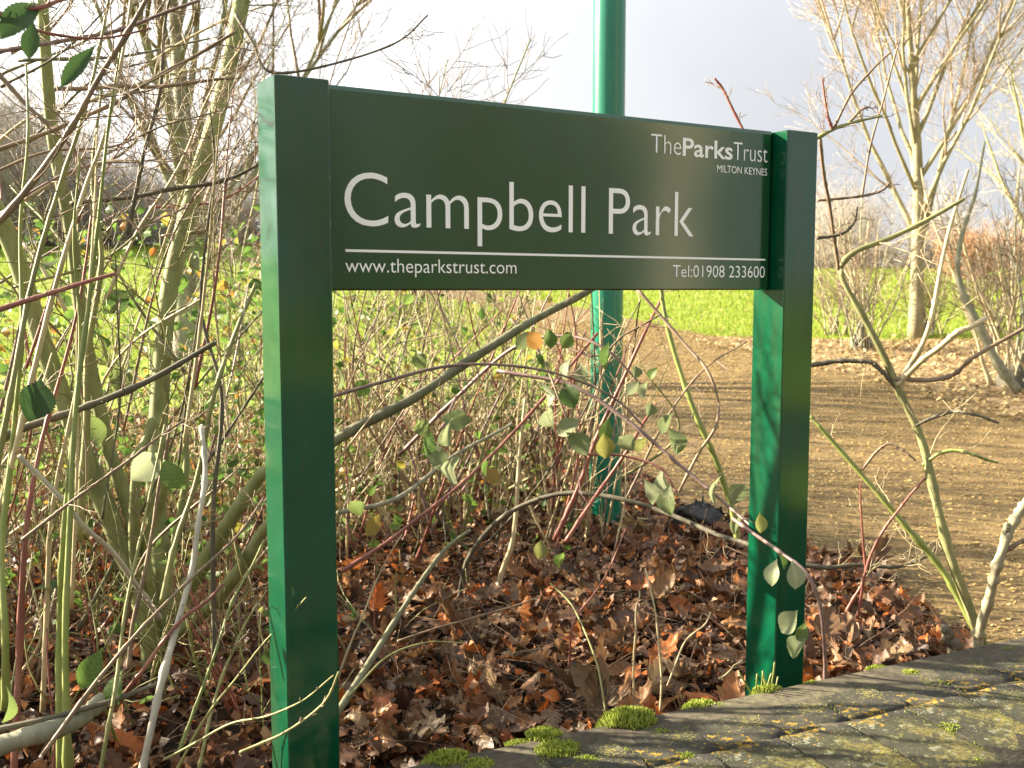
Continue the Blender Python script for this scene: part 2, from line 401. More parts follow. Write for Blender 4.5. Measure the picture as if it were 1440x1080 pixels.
# ------------------------------------------------------------------ ground, path, bed
def grid_mesh(name, X, Y, Z, mt, parent=None):
    ny, nx = X.shape
    V = np.stack([X, Y, Z], -1).reshape(-1, 3)
    i = (np.arange(ny - 1)[:, None] * nx + np.arange(nx - 1)[None]).ravel()
    mb = MB(); mb.add(V, np.stack([i, i + 1, i + nx + 1, i + nx], -1)); return mb.build(name, mt, parent)

ys = np.concatenate([np.linspace(-60, 1, 12)[:-1], np.linspace(1, 30, 130)[:-1], np.linspace(30, 90, 60)[:-1], np.linspace(90, 1200, 20)])
xs = np.concatenate([np.linspace(-900, -30, 12)[:-1], np.linspace(-30, 30, 150)[:-1], np.linspace(30, 900, 12)])
X, Y = np.meshgrid(xs, ys)
g = grid_mesh('grass_field', X, Y, terrain(X, Y) - 0.012, M['grass_ground']); tag(g, kind='structure')

PL_Y = [2.0, 3.3, 4.4, 5.2, 6.0, 7.5, 9.5, 14, 19, 23, 28, 36, 45]
PL_X = [1.9, 1.62, 1.5, 1.2, 0.85, 0.65, 0.5, 0.55, 0.4, -0.5, -2.6, -7, -13]
PR_Y = [2.0, 6, 9.3, 12, 15.2, 17, 21, 25, 32, 45]
PR_X = [6.4, 5.6, 4.9, 4.6, 3.5, 3.1, 2.1, 0.7, -2.9, -11]
def path_l(y): return np.interp(y, PL_Y, PL_X) + 0.06 * np.sin(y * 3.1) + 0.03 * np.sin(y * 9)
def path_r(y): return np.interp(y, PR_Y, PR_X) + 0.08 * np.sin(y * 2.3 + 1) + 0.04 * np.sin(y * 7)
yy = np.concatenate([np.linspace(2.0, 14, 120), np.linspace(14.2, 45, 90)]); ss = np.linspace(0, 1, 46)
PX = path_l(yy)[:, None] * (1 - ss) + path_r(yy)[:, None] * ss; PY = np.repeat(yy[:, None], 46, 1)
o = grid_mesh('path', PX, PY, terrain(PX, PY) + 0.004, M['path']); tag(o, kind='structure')

# woodland floor under the shrubs: left of the path
yy = np.linspace(1.4, 9.6, 120); ss = np.linspace(0, 1, 60)
wr = np.minimum(path_l(yy) + 0.03, 12); wr = np.where(yy < 2.6, 4.0 + 0 * yy, wr)
wlft = np.interp(yy, [1.4, 8, 12, 15.5], [-7, -7, -5.5, -1.5])
PX = wlft[:, None] * (1 - ss) + wr[:, None] * ss; PY = np.repeat(yy[:, None], 60, 1)
floor = grid_mesh('woodland_floor', PX, PY, terrain(PX, PY) + 0.010 + 0.02 * np.sin(PX * 9 + PY * 4) * np.sin(PY * 7 - PX * 3), M['soil']); tag(floor, kind='structure')

# leafy bed under the trees right of the path
yy = np.linspace(7.5, 16.6, 90); ss = np.linspace(0, 1, 50)
bl = np.maximum(path_r(yy) - 0.35, 0); br = np.interp(yy, [7.5, 12, 16.6], [9, 10, 7.5]) + 0.2 * np.sin(yy * 3)
PX = bl[:, None] * (1 - ss) + br[:, None] * ss; PY = np.repeat(yy[:, None], 50, 1)
bed = grid_mesh('planting_bed', PX, PY, terrain(PX, PY) + 0.008, M['bed']); tag(bed, kind='structure')

# pavement on the camera's side of the wall
PX, PY = np.meshgrid(np.linspace(-9, 9, 30), np.linspace(-9, 1.4, 20))
o = grid_mesh('pavement', PX, PY, 0 * PX + 0.002, M['pavement']); tag(o, kind='structure')

# ------------------------------------------------------------------ leaf shapes
def outline_leaf(half, fold, curl, wave, seed, rows):
    """a leaf from half widths along its midrib: three columns each side"""
    rg = np.random.default_rng(seed)
    n = len(half); V = []; tt = np.linspace(0, 1, n)
    for i, w in enumerate(half):
        y = tt[i] - 0.5; zc = curl * (tt[i] - 0.4) ** 2
        for c in (-1, -0.5, 0, 0.5, 1):
            x = c * w; z = zc + fold * abs(x) + wave * rg.normal() * abs(c) + wave * 1.5 * math.sin(5 * tt[i] + seed) * c * abs(c)
            V.append((x, y, z))
    Q = []
    for i in range(n - 1):
        for c in range(4):
            a = i * 5 + c; Q.append((a, a + 1, a + 6, a + 5))
    return np.array(V), np.array(Q)

OAK = [0.015, 0.03, 0.09, 0.13, 0.09, 0.16, 0.21, 0.14, 0.22, 0.28, 0.18, 0.24, 0.29, 0.20, 0.19, 0.20, 0.12, 0.09, 0.01]
BRAM = [0.012, 0.10, 0.19, 0.255, 0.30, 0.335, 0.355, 0.36, 0.355, 0.335, 0.30, 0.255, 0.20, 0.14, 0.085, 0.04, 0.004]
def oak_shape(k):
    rg = np.random.default_rng(100 + k)
    h = np.array(OAK) * rg.uniform(0.65, 1.1) * (1 + 0.12 * rg.standard_normal(19)); h = np.abs(h)
    return outline_leaf(h, rg.uniform(-0.7, 0.8), rg.uniform(-1.5, 1.5), 0.03, k, 0)
def bramble_shape(k, fine=False):
    rg = np.random.default_rng(300 + k); nn = 29 if fine else 15
    h = np.interp(np.linspace(0, 1, nn), np.linspace(0, 1, 17), BRAM) * rg.uniform(0.75, 1.1)
    h[1:-1] *= 1 + (0.05 if fine else 0.02) * np.array([(-1) ** i for i in range(nn - 2)])
    return outline_leaf(h, rg.uniform(0.1, 0.55), rg.uniform(-1.0, 0.2), 0.006, k, 0)
OAKS = [oak_shape(k) for k in range(12)]
BRAMS = [bramble_shape(k) for k in range(8)]
BRAMS_FINE = [bramble_shape(k, True) for k in range(8)]
def mesh_of(name, S, mt):
    mb = MB(); mb.add(S[0], S[1]); return mb.mesh(name, mt)
GREEN = [(0.0, (0.05, 0.10, 0.028)), (0.3, (0.085, 0.16, 0.032)), (0.6, (0.13, 0.21, 0.045)), (0.88, (0.15, 0.19, 0.07)), (0.96, (0.26, 0.23, 0.05)), (1.0, (0.30, 0.14, 0.04))]
M['bramble_leaf_veined'] = leaf_mat('bramble_leaf_veined', GREEN, 0.5, 0.45, 0.3)
M['oak_leaf_veined'] = leaf_mat('oak_leaf_veined', OAKC, 0.22, 0.45, 0.25)
M['pale_leaf'] = leaf_mat('pale_leaf', [(0.0, (0.15, 0.20, 0.085)), (0.5, (0.21, 0.25, 0.13)), (1.0, (0.33, 0.37, 0.23))], 0.45, 0.5, 0.3)
OAK_ME = [mesh_of('oak_leaf', S, M['oak_leaf_veined']) for S in OAKS]
BRAM_ME = [mesh_of('bramble_leaf', S, M['bramble_leaf_veined']) for S in BRAMS_FINE]
M['shade_dark_leaf'] = leaf_mat('shade_dark_leaf', [(0.0, (0.025, 0.06, 0.02)), (1.0, (0.05, 0.10, 0.03))], 0.3, 0.4)  # darker bramble leaf: shaded side of the near leaves is put into the colour
DARK_ME = [mesh_of('shade_dark_leaf', S, M['shade_dark_leaf']) for S in BRAMS_FINE]
PALE_ME = [mesh_of('pale_leaf', S, M['pale_leaf']) for S in BRAMS_FINE]

def rot_euler(rx, ry, rz):
    cx, sx, cy, sy, cz, sz = np.cos(rx), np.sin(rx), np.cos(ry), np.sin(ry), np.cos(rz), np.sin(rz)
    one = np.ones_like(cx); o = 0 * one
    Rx = np.stack([one, o, o, o, cx, -sx, o, sx, cx], -1).reshape(-1, 3, 3)
    Ry = np.stack([cy, o, sy, o, one, o, -sy, o, cy], -1).reshape(-1, 3, 3)
    Rz = np.stack([cz, -sz, o, sz, cz, o, o, o, one], -1).reshape(-1, 3, 3)
    return Rz @ Ry @ Rx

def scatter(name, P, size, tilt, shapes, mt, parent=None, rng=RNG):
    mb = MB(); n = len(P)
    R = rot_euler(rng.normal(0, tilt, n), rng.normal(0, tilt, n), rng.uniform(0, 6.28, n))
    which = rng.integers(0, len(shapes), n)
    for k, (V, Q) in enumerate(shapes):
        s = np.where(which == k)[0]
        if not len(s): continue
        W = np.einsum('nij,vj->nvi', R[s], V) * size[s][:, None, None] + P[s][:, None]
        QQ = (Q[None] + (np.arange(len(s)) * len(V))[:, None, None]).reshape(-1, 4)
        mb.add(W.reshape(-1, 3), QQ)
    return mb.build(name, mt, parent)

# leaf litter: the 300 nearest in view are parts of the floor, the rest one mass
def floor_ok(x, y): return (x < path_l(y) + 0.05) & (x > np.interp(y, [1.4, 8, 12, 15.5], [-7, -7, -5.5, -1.5]))
def litter_points(n, x0, x1, y0, y1):
    x = RNG.uniform(x0, x1, n); y = RNG.uniform(y0, y1, n)
    k = floor_ok(x, y); return x[k], y[k]
xa, ya = litter_points(6500, -2.2, 1.9, 1.7, 5.2)
xb, yb = litter_points(5200, -4.5, 1.6, 5.0, 9.5)
x, y = np.concatenate([xa, xb]), np.concatenate([ya, yb])
P = np.stack([x, y, terrain(x, y) + 0.012 + np.abs(RNG.normal(0, 0.022, len(x))) * (1 + 0.8 * np.sin(x * 5.3 + y * 2) * np.sin(y * 6.1 - x * 2))], -1)
o = scatter('leaf_litter', P, RNG.uniform(0.04, 0.145, len(P)), 0.55, OAKS, M['oak_leaf'])
tag(o, 'deep brown oak leaf litter covering the ground under the sign', 'leaf litter', kind='stuff')
xm, ym = litter_points(2200, -2.2, 1.9, 1.7, 6.0)
o = scatter('leaf_litter', np.stack([xm, ym, terrain(xm, ym) + 0.02 + np.abs(RNG.normal(0, 0.025, len(xm)))], -1), RNG.uniform(0.03, 0.08, len(xm)), 0.6, BRAMS, M['oak_leaf'])
tag(o, 'oval brown leaves mixed into the oak leaf litter', 'leaf litter', kind='stuff')
xm, ym = litter_points(9000, -2.2, 1.9, 1.7, 6.0)
FR0 = [(np.array([(-.5, -.3, 0), (.1, -.45, .25), (.5, .1, -.1), (0, .5, .2)]), np.array([(0, 1, 2, 3)]))]
o = scatter('leaf_litter', np.stack([xm, ym, terrain(xm, ym) + 0.02 + np.abs(RNG.normal(0, 0.028, len(xm)))], -1), RNG.uniform(0.012, 0.04, len(xm)), 0.7, FR0, M['oak_leaf'])
tag(o, 'broken brown leaf crumbs between the oak leaves', 'leaf litter', kind='stuff')
cnt = 0
while cnt < 300:
    px, py = RNG.uniform(470, 1320), 700 + 380 * RNG.random() ** 0.7
    p = on_ground(px, py)
    if not floor_ok(p[0], p[1]): continue
    o = link('leaf', OAK_ME[RNG.integers(12)], floor)
    o.location = (p[0], p[1], p[2] + 0.05 + 0.025 * RNG.random())
    o.rotation_euler = (RNG.normal(0, 0.5), RNG.normal(0, 0.5), RNG.uniform(0, 6.28))
    s = RNG.uniform(0.085, 0.17); o.scale = (s * RNG.uniform(0.8, 1.3), s, s * RNG.uniform(0.8, 1.5)); cnt += 1

# small pale leaf fragments over the path and the bed
FR = [(np.array([(-.5, -.3, 0), (.1, -.45, .12), (.5, .1, 0), (0, .5, .1)]), np.array([(0, 1, 2, 3)])),
      (np.array([(-.5, 0, .1), (0, -.3, 0), (.5, .1, .1), (.05, .3, 0)]), np.array([(0, 1, 2, 3)]))]
n = 95000
y = 2.4 + 17 * RNG.random(n) ** 1.6; s = RNG.random(n); x = path_l(y) * (1 - s) + path_r(y) * s
dens = 0.5 + 0.5 * np.sin(x * 1.3 + y * 0.8) * np.sin(y * 2.1 - x * 0.4); k = RNG.random(n) < 0.45 + 0.55 * dens
x, y = x[k], y[k]
o = scatter('leaf_fragments', np.stack([x, y, terrain(x, y) + 0.009], -1), RNG.uniform(0.007, 0.019, len(x)) * (1 + 0.05 * y), 0.3, FR, M['path_leaf'])
tag(o, 'small yellow leaf fragments strewn over the brown path', 'leaf fragments', kind='stuff')
n = 9000
y = RNG.uniform(8, 16.4, n); bl = path_r(y) - 0.5; x = bl + (np.interp(y, [7.5, 12, 16.6], [9, 10, 7.5]) - bl) * RNG.random(n)
o = scatter('bed_leaf_litter', np.stack([x, y, terrain(x, y) + 0.03], -1), RNG.uniform(0.03, 0.08, n), 0.45, FR, M['bed_leaf'])
tag(o, 'pale dry leaves covering the bed below the bare trees', 'leaf litter', kind='stuff')

n = 7000; x = RNG.uniform(-4.5, 0.7, n); y = RNG.uniform(5.0, 9.6, n); k = floor_ok(x, y); x, y = x[k], y[k]
o = scatter('straw_litter', np.stack([x, y, terrain(x, y) + 0.05 + 0.03 * RNG.random(len(x))], -1), RNG.uniform(0.03, 0.085, len(x)), 0.6, FR, M['bed_leaf'])
tag(o, 'straw coloured dry litter on the thicket floor behind the sign', 'leaf litter', kind='stuff')
# grass blades
def blades(name, x, y, h, w, label):
    n = len(x); a = RNG.uniform(0, 6.28, n); z = terrain(x, y) - 0.015
    dx, dy = np.cos(a) * w, np.sin(a) * w; lx, ly = RNG.normal(0, 0.35, n) * h, RNG.normal(0, 0.35, n) * h
    V = np.stack([np.stack([x - dx, y - dy, z], -1), np.stack([x + dx, y + dy, z], -1), np.stack([x + lx, y + ly, z + h], -1)], 1)
    mb = MB(); mb.add(V.reshape(-1, 3), None, np.arange(n * 3).reshape(-1, 3))
    return tag(mb.build(name, M['grass'], None, False), label, 'grass', kind='stuff')
n = 150000
y = 13.5 + 40 * RNG.random(n) ** 1.7; x = (RNG.random(n) * 1.3 - 0.72) * y * 0.85
k = ((x > path_r(y) - 0.1) & ~((y < 16.3 + 0.25 * np.sin(x * 4)) & (x > path_r(y) - 0.3) & (x < 9))) | (x < path_l(y) - 0.1) & ((y > 15) | (x < -5))
x, y = x[k], y[k]
blades('grass', x, y, RNG.uniform(0.04, 0.11, len(x)), np.clip(0.004 + 0.0006 * (y - 12), 0.004, 0.02), 'bright sunlit park lawn rising beyond the path')

# ------------------------------------------------------------------ the sign
T = 0.5349
sign = thing('park_sign', 'green park name board with white lettering between two square posts', 'sign', (-0.4171, 1.8386, 0), T)
TOP = EYE + 0.375; W = 0.102; GAP = 1.2444; DEP = 0.104; RECESS = 0.042; PH = 0.379

def box_bevel(mb, x0, x1, y0, y1, z0, z1, b, seg=3):
    """box with rounded vertical edges and softly chamfered ends"""
    pts = []
    for cx, cy, a0 in ((x1 - b, y1 - b, 0), (x0 + b, y1 - b, 90), (x0 + b, y0 + b, 180), (x1 - b, y0 + b, 270)):
        for k in range(seg + 1):
            a = math.radians(a0 + 90 * k / seg); pts.append((cx + b * math.cos(a), cy + b * math.sin(a)))
    pts = np.array(pts); c = np.array([(x0 + x1) / 2, (y0 + y1) / 2]); n = len(pts)
    rings = []
    for z, ins in ((z0, 0), (z1 - b * 0.5, 0), (z1, b * 0.5)):
        d = pts - c; q = c + d * (1 - ins / np.abs(d).max(1, keepdims=True)); rings.append(np.column_stack([q, np.full(n, z)]))
    V = np.vstack(rings + [[[*c, z1]]]); Q = []; Tt = []
    for r_ in range(2):
        for j in range(n): Q.append((r_ * n + j, r_ * n + (j + 1) % n, (r_ + 1) * n + (j + 1) % n, (r_ + 1) * n + j))
    for j in range(n): Tt.append((2 * n + j, 2 * n + (j + 1) % n, 3 * n))
    mb.add(V, Q, Tt)

def flat_sharp(o, ang=20):
    for p in o.data.polygons: p.use_smooth = True
    try:
        o.data.set_sharp_from_angle(angle=math.radians(ang))
    except Exception: pass
    return o

for x0 in (0.0, GAP):
    mb = MB(); box_bevel(mb, x0, x0 + W, 0.0, DEP, -0.35, TOP, 0.0035)
    mb.build('post', M['post_paint'], sign, False)
# panel: a shallow tray with chamfered rim
px0, px1 = W + 0.002, GAP - 0.004; pz0, pz1 = TOP - PH, TOP + 0.001
c = 0.009; yf = RECESS; yb = RECESS + 0.036
V = []
for (ins, yv) in ((c, yf), (0, yf + c * 0.8), (0, yb)):
    V += [(px0 + ins * 0.5, yv, pz0 + ins * 0.4), (px1 - ins, yv, pz0 + ins * 0.4), (px1 - ins, yv, pz1 - ins), (px0 + ins * 0.5, yv, pz1 - ins)]
Q = [(0, 1, 2, 3), (8, 11, 10, 9)]
for r_ in range(2):
    for j in range(4): Q.append((r_ * 4 + (j + 1) % 4, r_ * 4 + j, r_ * 4 + 4 + j, r_ * 4 + 4 + (j + 1) % 4))
# finer front face so that the glossy sheet can be very slightly wavy
mb = MB(); mb.add(V, Q[1:])
nx, nz = 60, 20
gx, gz = np.meshgrid(np.linspace(px0 + c * 0.5, px1 - c, nx), np.linspace(pz0 + c * 0.4, pz1 - c, nz))
edge = np.minimum.reduce([gx - gx.min(), gx.max() - gx, gz - gz.min(), gz.max() - gz]); edge = np.clip(edge / 0.05, 0, 1)
gy = yf - 0.00025 * edge * (np.sin(gx * 5 + 1) + 0.6 * np.sin(gz * 14 + gx * 3))
i = (np.arange(nz - 1)[:, None] * nx + np.arange(nx - 1)[None]).ravel()
mb.add(np.stack([gx, gy, gz], -1).reshape(-1, 3), np.stack([i, i + 1, i + nx + 1, i + nx], -1))
panel = mb.build('panel', M['panel_paint'], sign, False)
for p_ in panel.data.polygons: p_.use_smooth = abs(p_.normal.y) > 0.99 and p_.area < 0.01
for zz in (pz0 + 0.06, pz1 - 0.06):           # fixing brackets at the back of both ends
    for xx in (px0 + 0.004, px1 - 0.034):
        mb = MB(); box_bevel(mb, xx, xx + 0.03, yb + 0.001, yb + 0.012, zz - 0.02, zz + 0.02, 0.002)
        mb.build('bracket', M['post_paint'], sign)

def lettering(name, text, x0, x1, base, cap, offset=0.0, ref='H', spacing=1.0):
    cu = bpy.data.curves.new(name, 'FONT'); cu.body = text; cu.size = 1.0; cu.offset = offset
    cu.extrude = 0.0; cu.resolution_u = 6; cu.space_character = spacing
    tmp = bpy.data.objects.new('tmp', cu); col.objects.link(tmp)
    dg = bpy.context.evaluated_depsgraph_get(); me = bpy.data.meshes.new_from_object(tmp.evaluated_get(dg))
    cu.body = ref; dg = bpy.context.evaluated_depsgraph_get(); dg.update()
    mr_ = tmp.evaluated_get(dg).to_mesh(); zz = np.array([v.co.y for v in mr_.vertices]); cap_u = zz.max() - zz.min()
    col.objects.unlink(tmp); bpy.data.objects.remove(tmp)
    n = len(me.vertices); co = np.empty(n * 3, np.float32); me.vertices.foreach_get('co', co); co = co.reshape(-1, 3)
    X = (co[:, 0] - co[:, 0].min()) / (co[:, 0].max() - co[:, 0].min()) * (x1 - x0) + x0
    Z = TOP + base + co[:, 1] * cap / cap_u
    out = np.stack([X, np.full(n, yf - 0.0009), Z], -1).astype(np.float32)
    me.vertices.foreach_set('co', out.ravel()); me.materials.clear(); me.materials.append(M['white_vinyl']); me.update()
    o = link(name, me, panel); return o

lettering('place_name', 'Campbell', 0.1435, 0.6925, -0.2570, 0.0985, -0.0085)
lettering('place_name', 'Park', 0.7545, 0.9950, -0.2570, 0.0985, -0.0085)
lettering('web_address', 'www.theparkstrust.com', 0.1434, 0.5200, -0.3445, 0.0265, -0.005)
lettering('telephone_number', 'Tel:01908 233600', 0.9357, 1.2210, -0.3490, 0.0268, -0.005)
lettering('owner_name', 'The', 0.8684, 0.9545, -0.0742, 0.0405, -0.012)
lettering('owner_name', 'Parks', 0.9590, 1.1100, -0.0742, 0.0405, 0.017)
lettering('owner_name', 'Trust', 1.1125, 1.2215, -0.0748, 0.0405, -0.012)
lettering('town_name', 'MILTON KEYNES', 1.0630, 1.2210, -0.1056, 0.0163, 0.0)
mb = MB(); mb.add([(0.144, yf - 0.0009, TOP - 0.3062), (1.222, yf - 0.0009, TOP - 0.3082), (1.222, yf - 0.0009, TOP - 0.3038), (0.144, yf - 0.0009, TOP - 0.3012)], [(0, 1, 2, 3)])
mb.build('rule_line', M['white_vinyl'], panel, False)

# ------------------------------------------------------------------ lamp column behind the sign
lp = on_ground(851, 742)
lamp = thing('lamp_column', 'tall round green steel lamp column standing behind the sign', 'lamp post', (lp[0], lp[1], 0))
mb = MB(); hh = np.array([-0.3, 0.0, 0.6, 1.2, 2.4, 3.9]); tube(mb, [(0, 0, z) for z in hh], [0.0835, 0.0833, 0.083, 0.0825, 0.081, 0.079], 48)
shaft = mb.build('shaft', M['pole_paint'], lamp)
mb = MB(); tube(mb, [(0, 0, z) for z in (3.9, 3.98, 4.6, 5.2)], [0.079, 0.055, 0.048, 0.042], 32); mb.build('upper_shaft', M['pole_paint'], lamp)
mb = MB()
for a in range(-3, 4):
    pass
th = np.radians(np.linspace(-118, -78, 9)); zz = np.linspace(0.55, 1.05, 2)
V = [(0.0858 * math.cos(t), 0.0858 * math.sin(t), z) for z in zz for t in th]
mb.add(V, [(j, j + 1, j + 10, j + 9) for j in range(8)])
mb.build('access_door', M['pole_paint'], lamp)
mb = MB(); tube(mb, [(0, 0, z) for z in (5.15, 5.22, 5.3, 5.5, 5.6)], [0.06, 0.14, 0.17, 0.17, 0.06], 24); mb.build('lantern', M['lamp_glass'], lamp)

# ------------------------------------------------------------------ boundary wall with brick coping
A = np.array([-0.105, 1.868]); Bq = np.array([1.40, 2.585])
wd = (Bq - A) / np.linalg.norm(Bq - A); wang = math.atan2(wd[1], wd[0])
wall = thing('boundary_wall', 'low wall with dark lichen covered brick coping in front of the sign', 'wall', (A[0], A[1], 0.022), wang)
WZ = 0.352; WUP = 0.022
# local x along the wall, local -y towards the camera
mb = MB(); box_bevel(mb, -2.6, 3.6, -0.59, -0.012, -0.05, WZ - 0.0022, 0.012); mb.build('mortar', M['mortar'], wall)
def brick_mesh(kind, seed, width):
    rg = np.random.default_rng(seed)
    if kind == 'back': prof = [(0.0, 0.20), (0.0, 0.275), (-0.006, 0.305), (-0.020, 0.326), (-0.045, 0.340), (-0.09, 0.350), (-0.14, 0.355), (-0.185, 0.355), (-0.2065, 0.3545), (-0.211, 0.345), (-0.211, 0.20)]
    else: prof = [(-0.2118, 0.20), (-0.2118, 0.345), (-0.2155, 0.3545), (-0.235, 0.356), (-0.34, 0.355), (-0.45, 0.350), (-0.53, 0.338), (-0.575, 0.312), (-0.600, 0.270), (-0.612, 0.215), (-0.612, 0.10)]
    prof = np.array(prof); h = width / 2; b = 0.006
    cols = [(-h, 0.0030), (-h + b * 0.4, 0.0012), (-h + b, 0), (-h * 0.4, -0.0), (h * 0.4, 0), (h - b, 0), (h - b * 0.4, 0.0012), (h, 0.0030)]
    cen = prof.mean(0); V = []
    for x_, ins in cols:
        d = prof - cen; q = prof - d / np.linalg.norm(d, axis=1)[:, None] * ins
        q = q + rg.normal(0, 0.0019, q.shape)
        V += [(x_, a, b_) for a, b_ in q]
    n = len(prof); Q = []
    for c_ in range(len(cols) - 1):
        for j in range(n - 1): a = c_ * n + j; Q.append((a, a + n, a + n + 1, a + 1))
    V = np.array(V); k = len(V)
    V = np.vstack([V, [-h, *cen], [h, *cen]])
    Tt = [(j + 1, k, j) for j in range(n - 1)] + [((len(cols) - 1) * n + j, k + 1, (len(cols) - 1) * n + j + 1) for j in range(n - 1)]
    mb = MB(); mb.add(V, Q, Tt); return mb.mesh('brick', M['coping_brick'])
BK = {('back', i): brick_mesh('back', 20 + i, 0.1585) for i in range(4)}
BK.update({('front', i): brick_mesh('front', 40 + i, 0.1585) for i in range(4)})
def add_brick(kind, x_):
    o = link('brick', BK[(kind, int(RNG.integers(4)))], wall)
    o.location = (x_, RNG.normal(0, 0.004), RNG.normal(-0.001, 0.0008)); o.rotation_euler = (RNG.normal(0, 0.003), RNG.normal(0, 0.004), RNG.normal(0, 0.006))
for k in range(-9, 21): add_brick('back', 0.055 + k * 0.163)
for k in range(-9, 21): add_brick('front', 0.02 + k * 0.163)
# moss cushions and yellow sprouts rooted in the joints
def moss(px, py, sx, sy, hz, dy):
    """cushion of short upright shoots, placed on the coping along the pixel's ray"""
    d = ray(px, py); s = (0.367 - EYE) / d[2]; p = np.array([0, 0, EYE]) + d * s
    sx *= 1.3; sy *= 1.3; hz *= 1.25
    mb = MB(); n = int(900 * sx * sy / 0.0012) + 120; n = min(n, 1600)
    a = RNG.uniform(0, 6.28, n); rr = np.sqrt(RNG.random(n)) * (1 + 0.2 * np.sin(a * 3 + px))
    x_, y_ = rr * np.cos(a) * sx, rr * np.sin(a) * sy; zt = hz * np.sqrt(np.clip(1 - 0.8 * rr ** 2, 0.03, 1)) * RNG.uniform(0.75, 1.15, n)
    b = RNG.uniform(0, 6.28, n); w = 0.0013; lx, ly = x_ * 0.25 + RNG.normal(0, 0.0018, n), y_ * 0.25 + RNG.normal(0, 0.0018, n)
    V = np.stack([np.stack([x_ - w * np.cos(b), y_ - w * np.sin(b), -0.006 + 0 * x_], -1), np.stack([x_ + w * np.cos(b), y_ + w * np.sin(b), -0.006 + 0 * x_], -1),
                  np.stack([x_ + lx + w * np.cos(b), y_ + ly + w * np.sin(b), zt], -1), np.stack([x_ + lx - w * np.cos(b), y_ + ly - w * np.sin(b), zt], -1)], 1)
    mb.add(V.reshape(-1, 3), np.arange(n * 4).reshape(-1, 4))
    # the cushion's body
    R, S_ = 6, 16; VV = [(0, 0, hz * 0.7)]; 
    for r_ in range(1, R + 1):
        for s_ in range(S_):
            aa = 2 * math.pi * s_ / S_; q = r_ / R * (1 + 0.2 * math.sin(aa * 3 + px))
            VV.append((q * sx * math.cos(aa), q * sy * math.sin(aa), hz * 0.7 * math.sqrt(max(0, 1 - (r_ / R) ** 2)) - 0.008 * (r_ / R) ** 3 + RNG.normal(0, hz * 0.04)))
    Q = [(1 + r_ * S_ + s_, 1 + (r_ + 1) * S_ + s_, 1 + (r_ + 1) * S_ + (s_ + 1) % S_, 1 + r_ * S_ + (s_ + 1) % S_) for r_ in range(R - 1) for s_ in range(S_)]
    mb.add(VV, Q, [(0, 1 + s_, 1 + (s_ + 1) % S_) for s_ in range(S_)])
    o = mb.build('moss_cushion', M['moss'], wall); o['kind'] = 'stuff'
    loc = p - np.array([A[0], A[1], 0]); c_, s_ = math.cos(-wang), math.sin(-wang)
    o.location = (c_ * loc[0] - s_ * loc[1], s_ * loc[0] + c_ * loc[1] + dy, 0.338)
for a in ((885, 1016, 0.040, 0.030, 0.026, 0), (930, 1032, 0.018, 0.014, 0.012, 0), (985, 993, 0.026, 0.018, 0.014, 0), (1012, 993, 0.015, 0.013, 0.010, 0), (1078, 972, 0.026, 0.016, 0.015, 0),
          (763, 1036, 0.026, 0.022, 0.018, 0), (785, 1058, 0.032, 0.026, 0.020, 0), (730, 1046, 0.018, 0.015, 0.010, 0), (628, 1068, 0.030, 0.022, 0.018, -0.004), (672, 1078, 0.026, 0.02, 0.014, 0), (825, 1074, 0.026, 0.02, 0.014, 0),
          (962, 1066, 0.018, 0.015, 0.013, 0), (1142, 962, 0.016, 0.011, 0.010, 0), (1280, 948, 0.020, 0.014, 0.012, 0), (1338, 1028, 0.018, 0.022, 0.015, 0), (1233, 938, 0.017, 0.010, 0.009, 0),
          (1330, 972, 0.014, 0.012, 0.008, 0), (960, 1005, 0.012, 0.01, 0.008, 0), (1418, 914, 0.03, 0.014, 0.010, 0), (1375, 1072, 0.016, 0.016, 0.012, 0), (1060, 1030, 0.012, 0.011, 0.007, 0), (1150, 1010, 0.012, 0.02, 0.006, 0)):
    moss(*a)
mb = MB()          # thin moss creeping along the joints and the back edge
n = 5200; xj = 0.055 + 0.163 * RNG.integers(-4, 14, n) - 0.0815 + RNG.normal(0, 0.007, n); yj = -0.215 * RNG.random(n) ** 1.3
e = RNG.random(n) < 0.35; xj[e] = RNG.uniform(-0.6, 2.2, e.sum()); yj[e] = -np.abs(RNG.normal(0.012, 0.010, e.sum()))
f2 = RNG.random(n) < 0.25; xj[f2] = 0.02 + 0.163 * RNG.integers(-4, 14, f2.sum()) - 0.0815 + RNG.normal(0, 0.006, f2.sum()); yj[f2] = -RNG.uniform(0.21, 0.45, f2.sum())
keep = (np.sin(xj * 23 + yj * 31) + np.sin(xj * 61 - yj * 47 + 2) + RNG.normal(0, 0.5, n)) > 0.55; xj, yj = xj[keep], yj[keep]; n = len(xj)
zj = np.interp(-yj, [0, 0.006, 0.02, 0.045, 0.09, 0.14, 0.45], [0.285, 0.303, 0.325, 0.339, 0.349, 0.354, 0.35]) - 0.002; b = RNG.uniform(0, 6.28, n); w = 0.0016; hh_ = RNG.uniform(0.003, 0.009, n)
V = np.stack([np.stack([xj - w * np.cos(b), yj - w * np.sin(b), zj], -1), np.stack([xj + w * np.cos(b), yj + w * np.sin(b), zj], -1), np.stack([xj + RNG.normal(0, 0.002, n), yj + RNG.normal(0, 0.002, n), zj + hh_], -1)], 1)
mb.add(V.reshape(-1, 3), None, np.arange(n * 3).reshape(-1, 3)); mb.build('moss_fringe', M['moss'], wall)['kind'] = 'stuff'
mb = MB()
for k in range(9):
    p = np.array([0.80 + RNG.normal(0, 0.020), -0.012 + RNG.normal(0, 0.006), 0.335]); W_ = wander(p, (RNG.normal(0, .15), RNG.normal(0, .1), 1), RNG.uniform(0.03, 0.07), 5, 0.1)
    tube(mb, W_, np.linspace(0.0016, 0.0022, 5), 5)
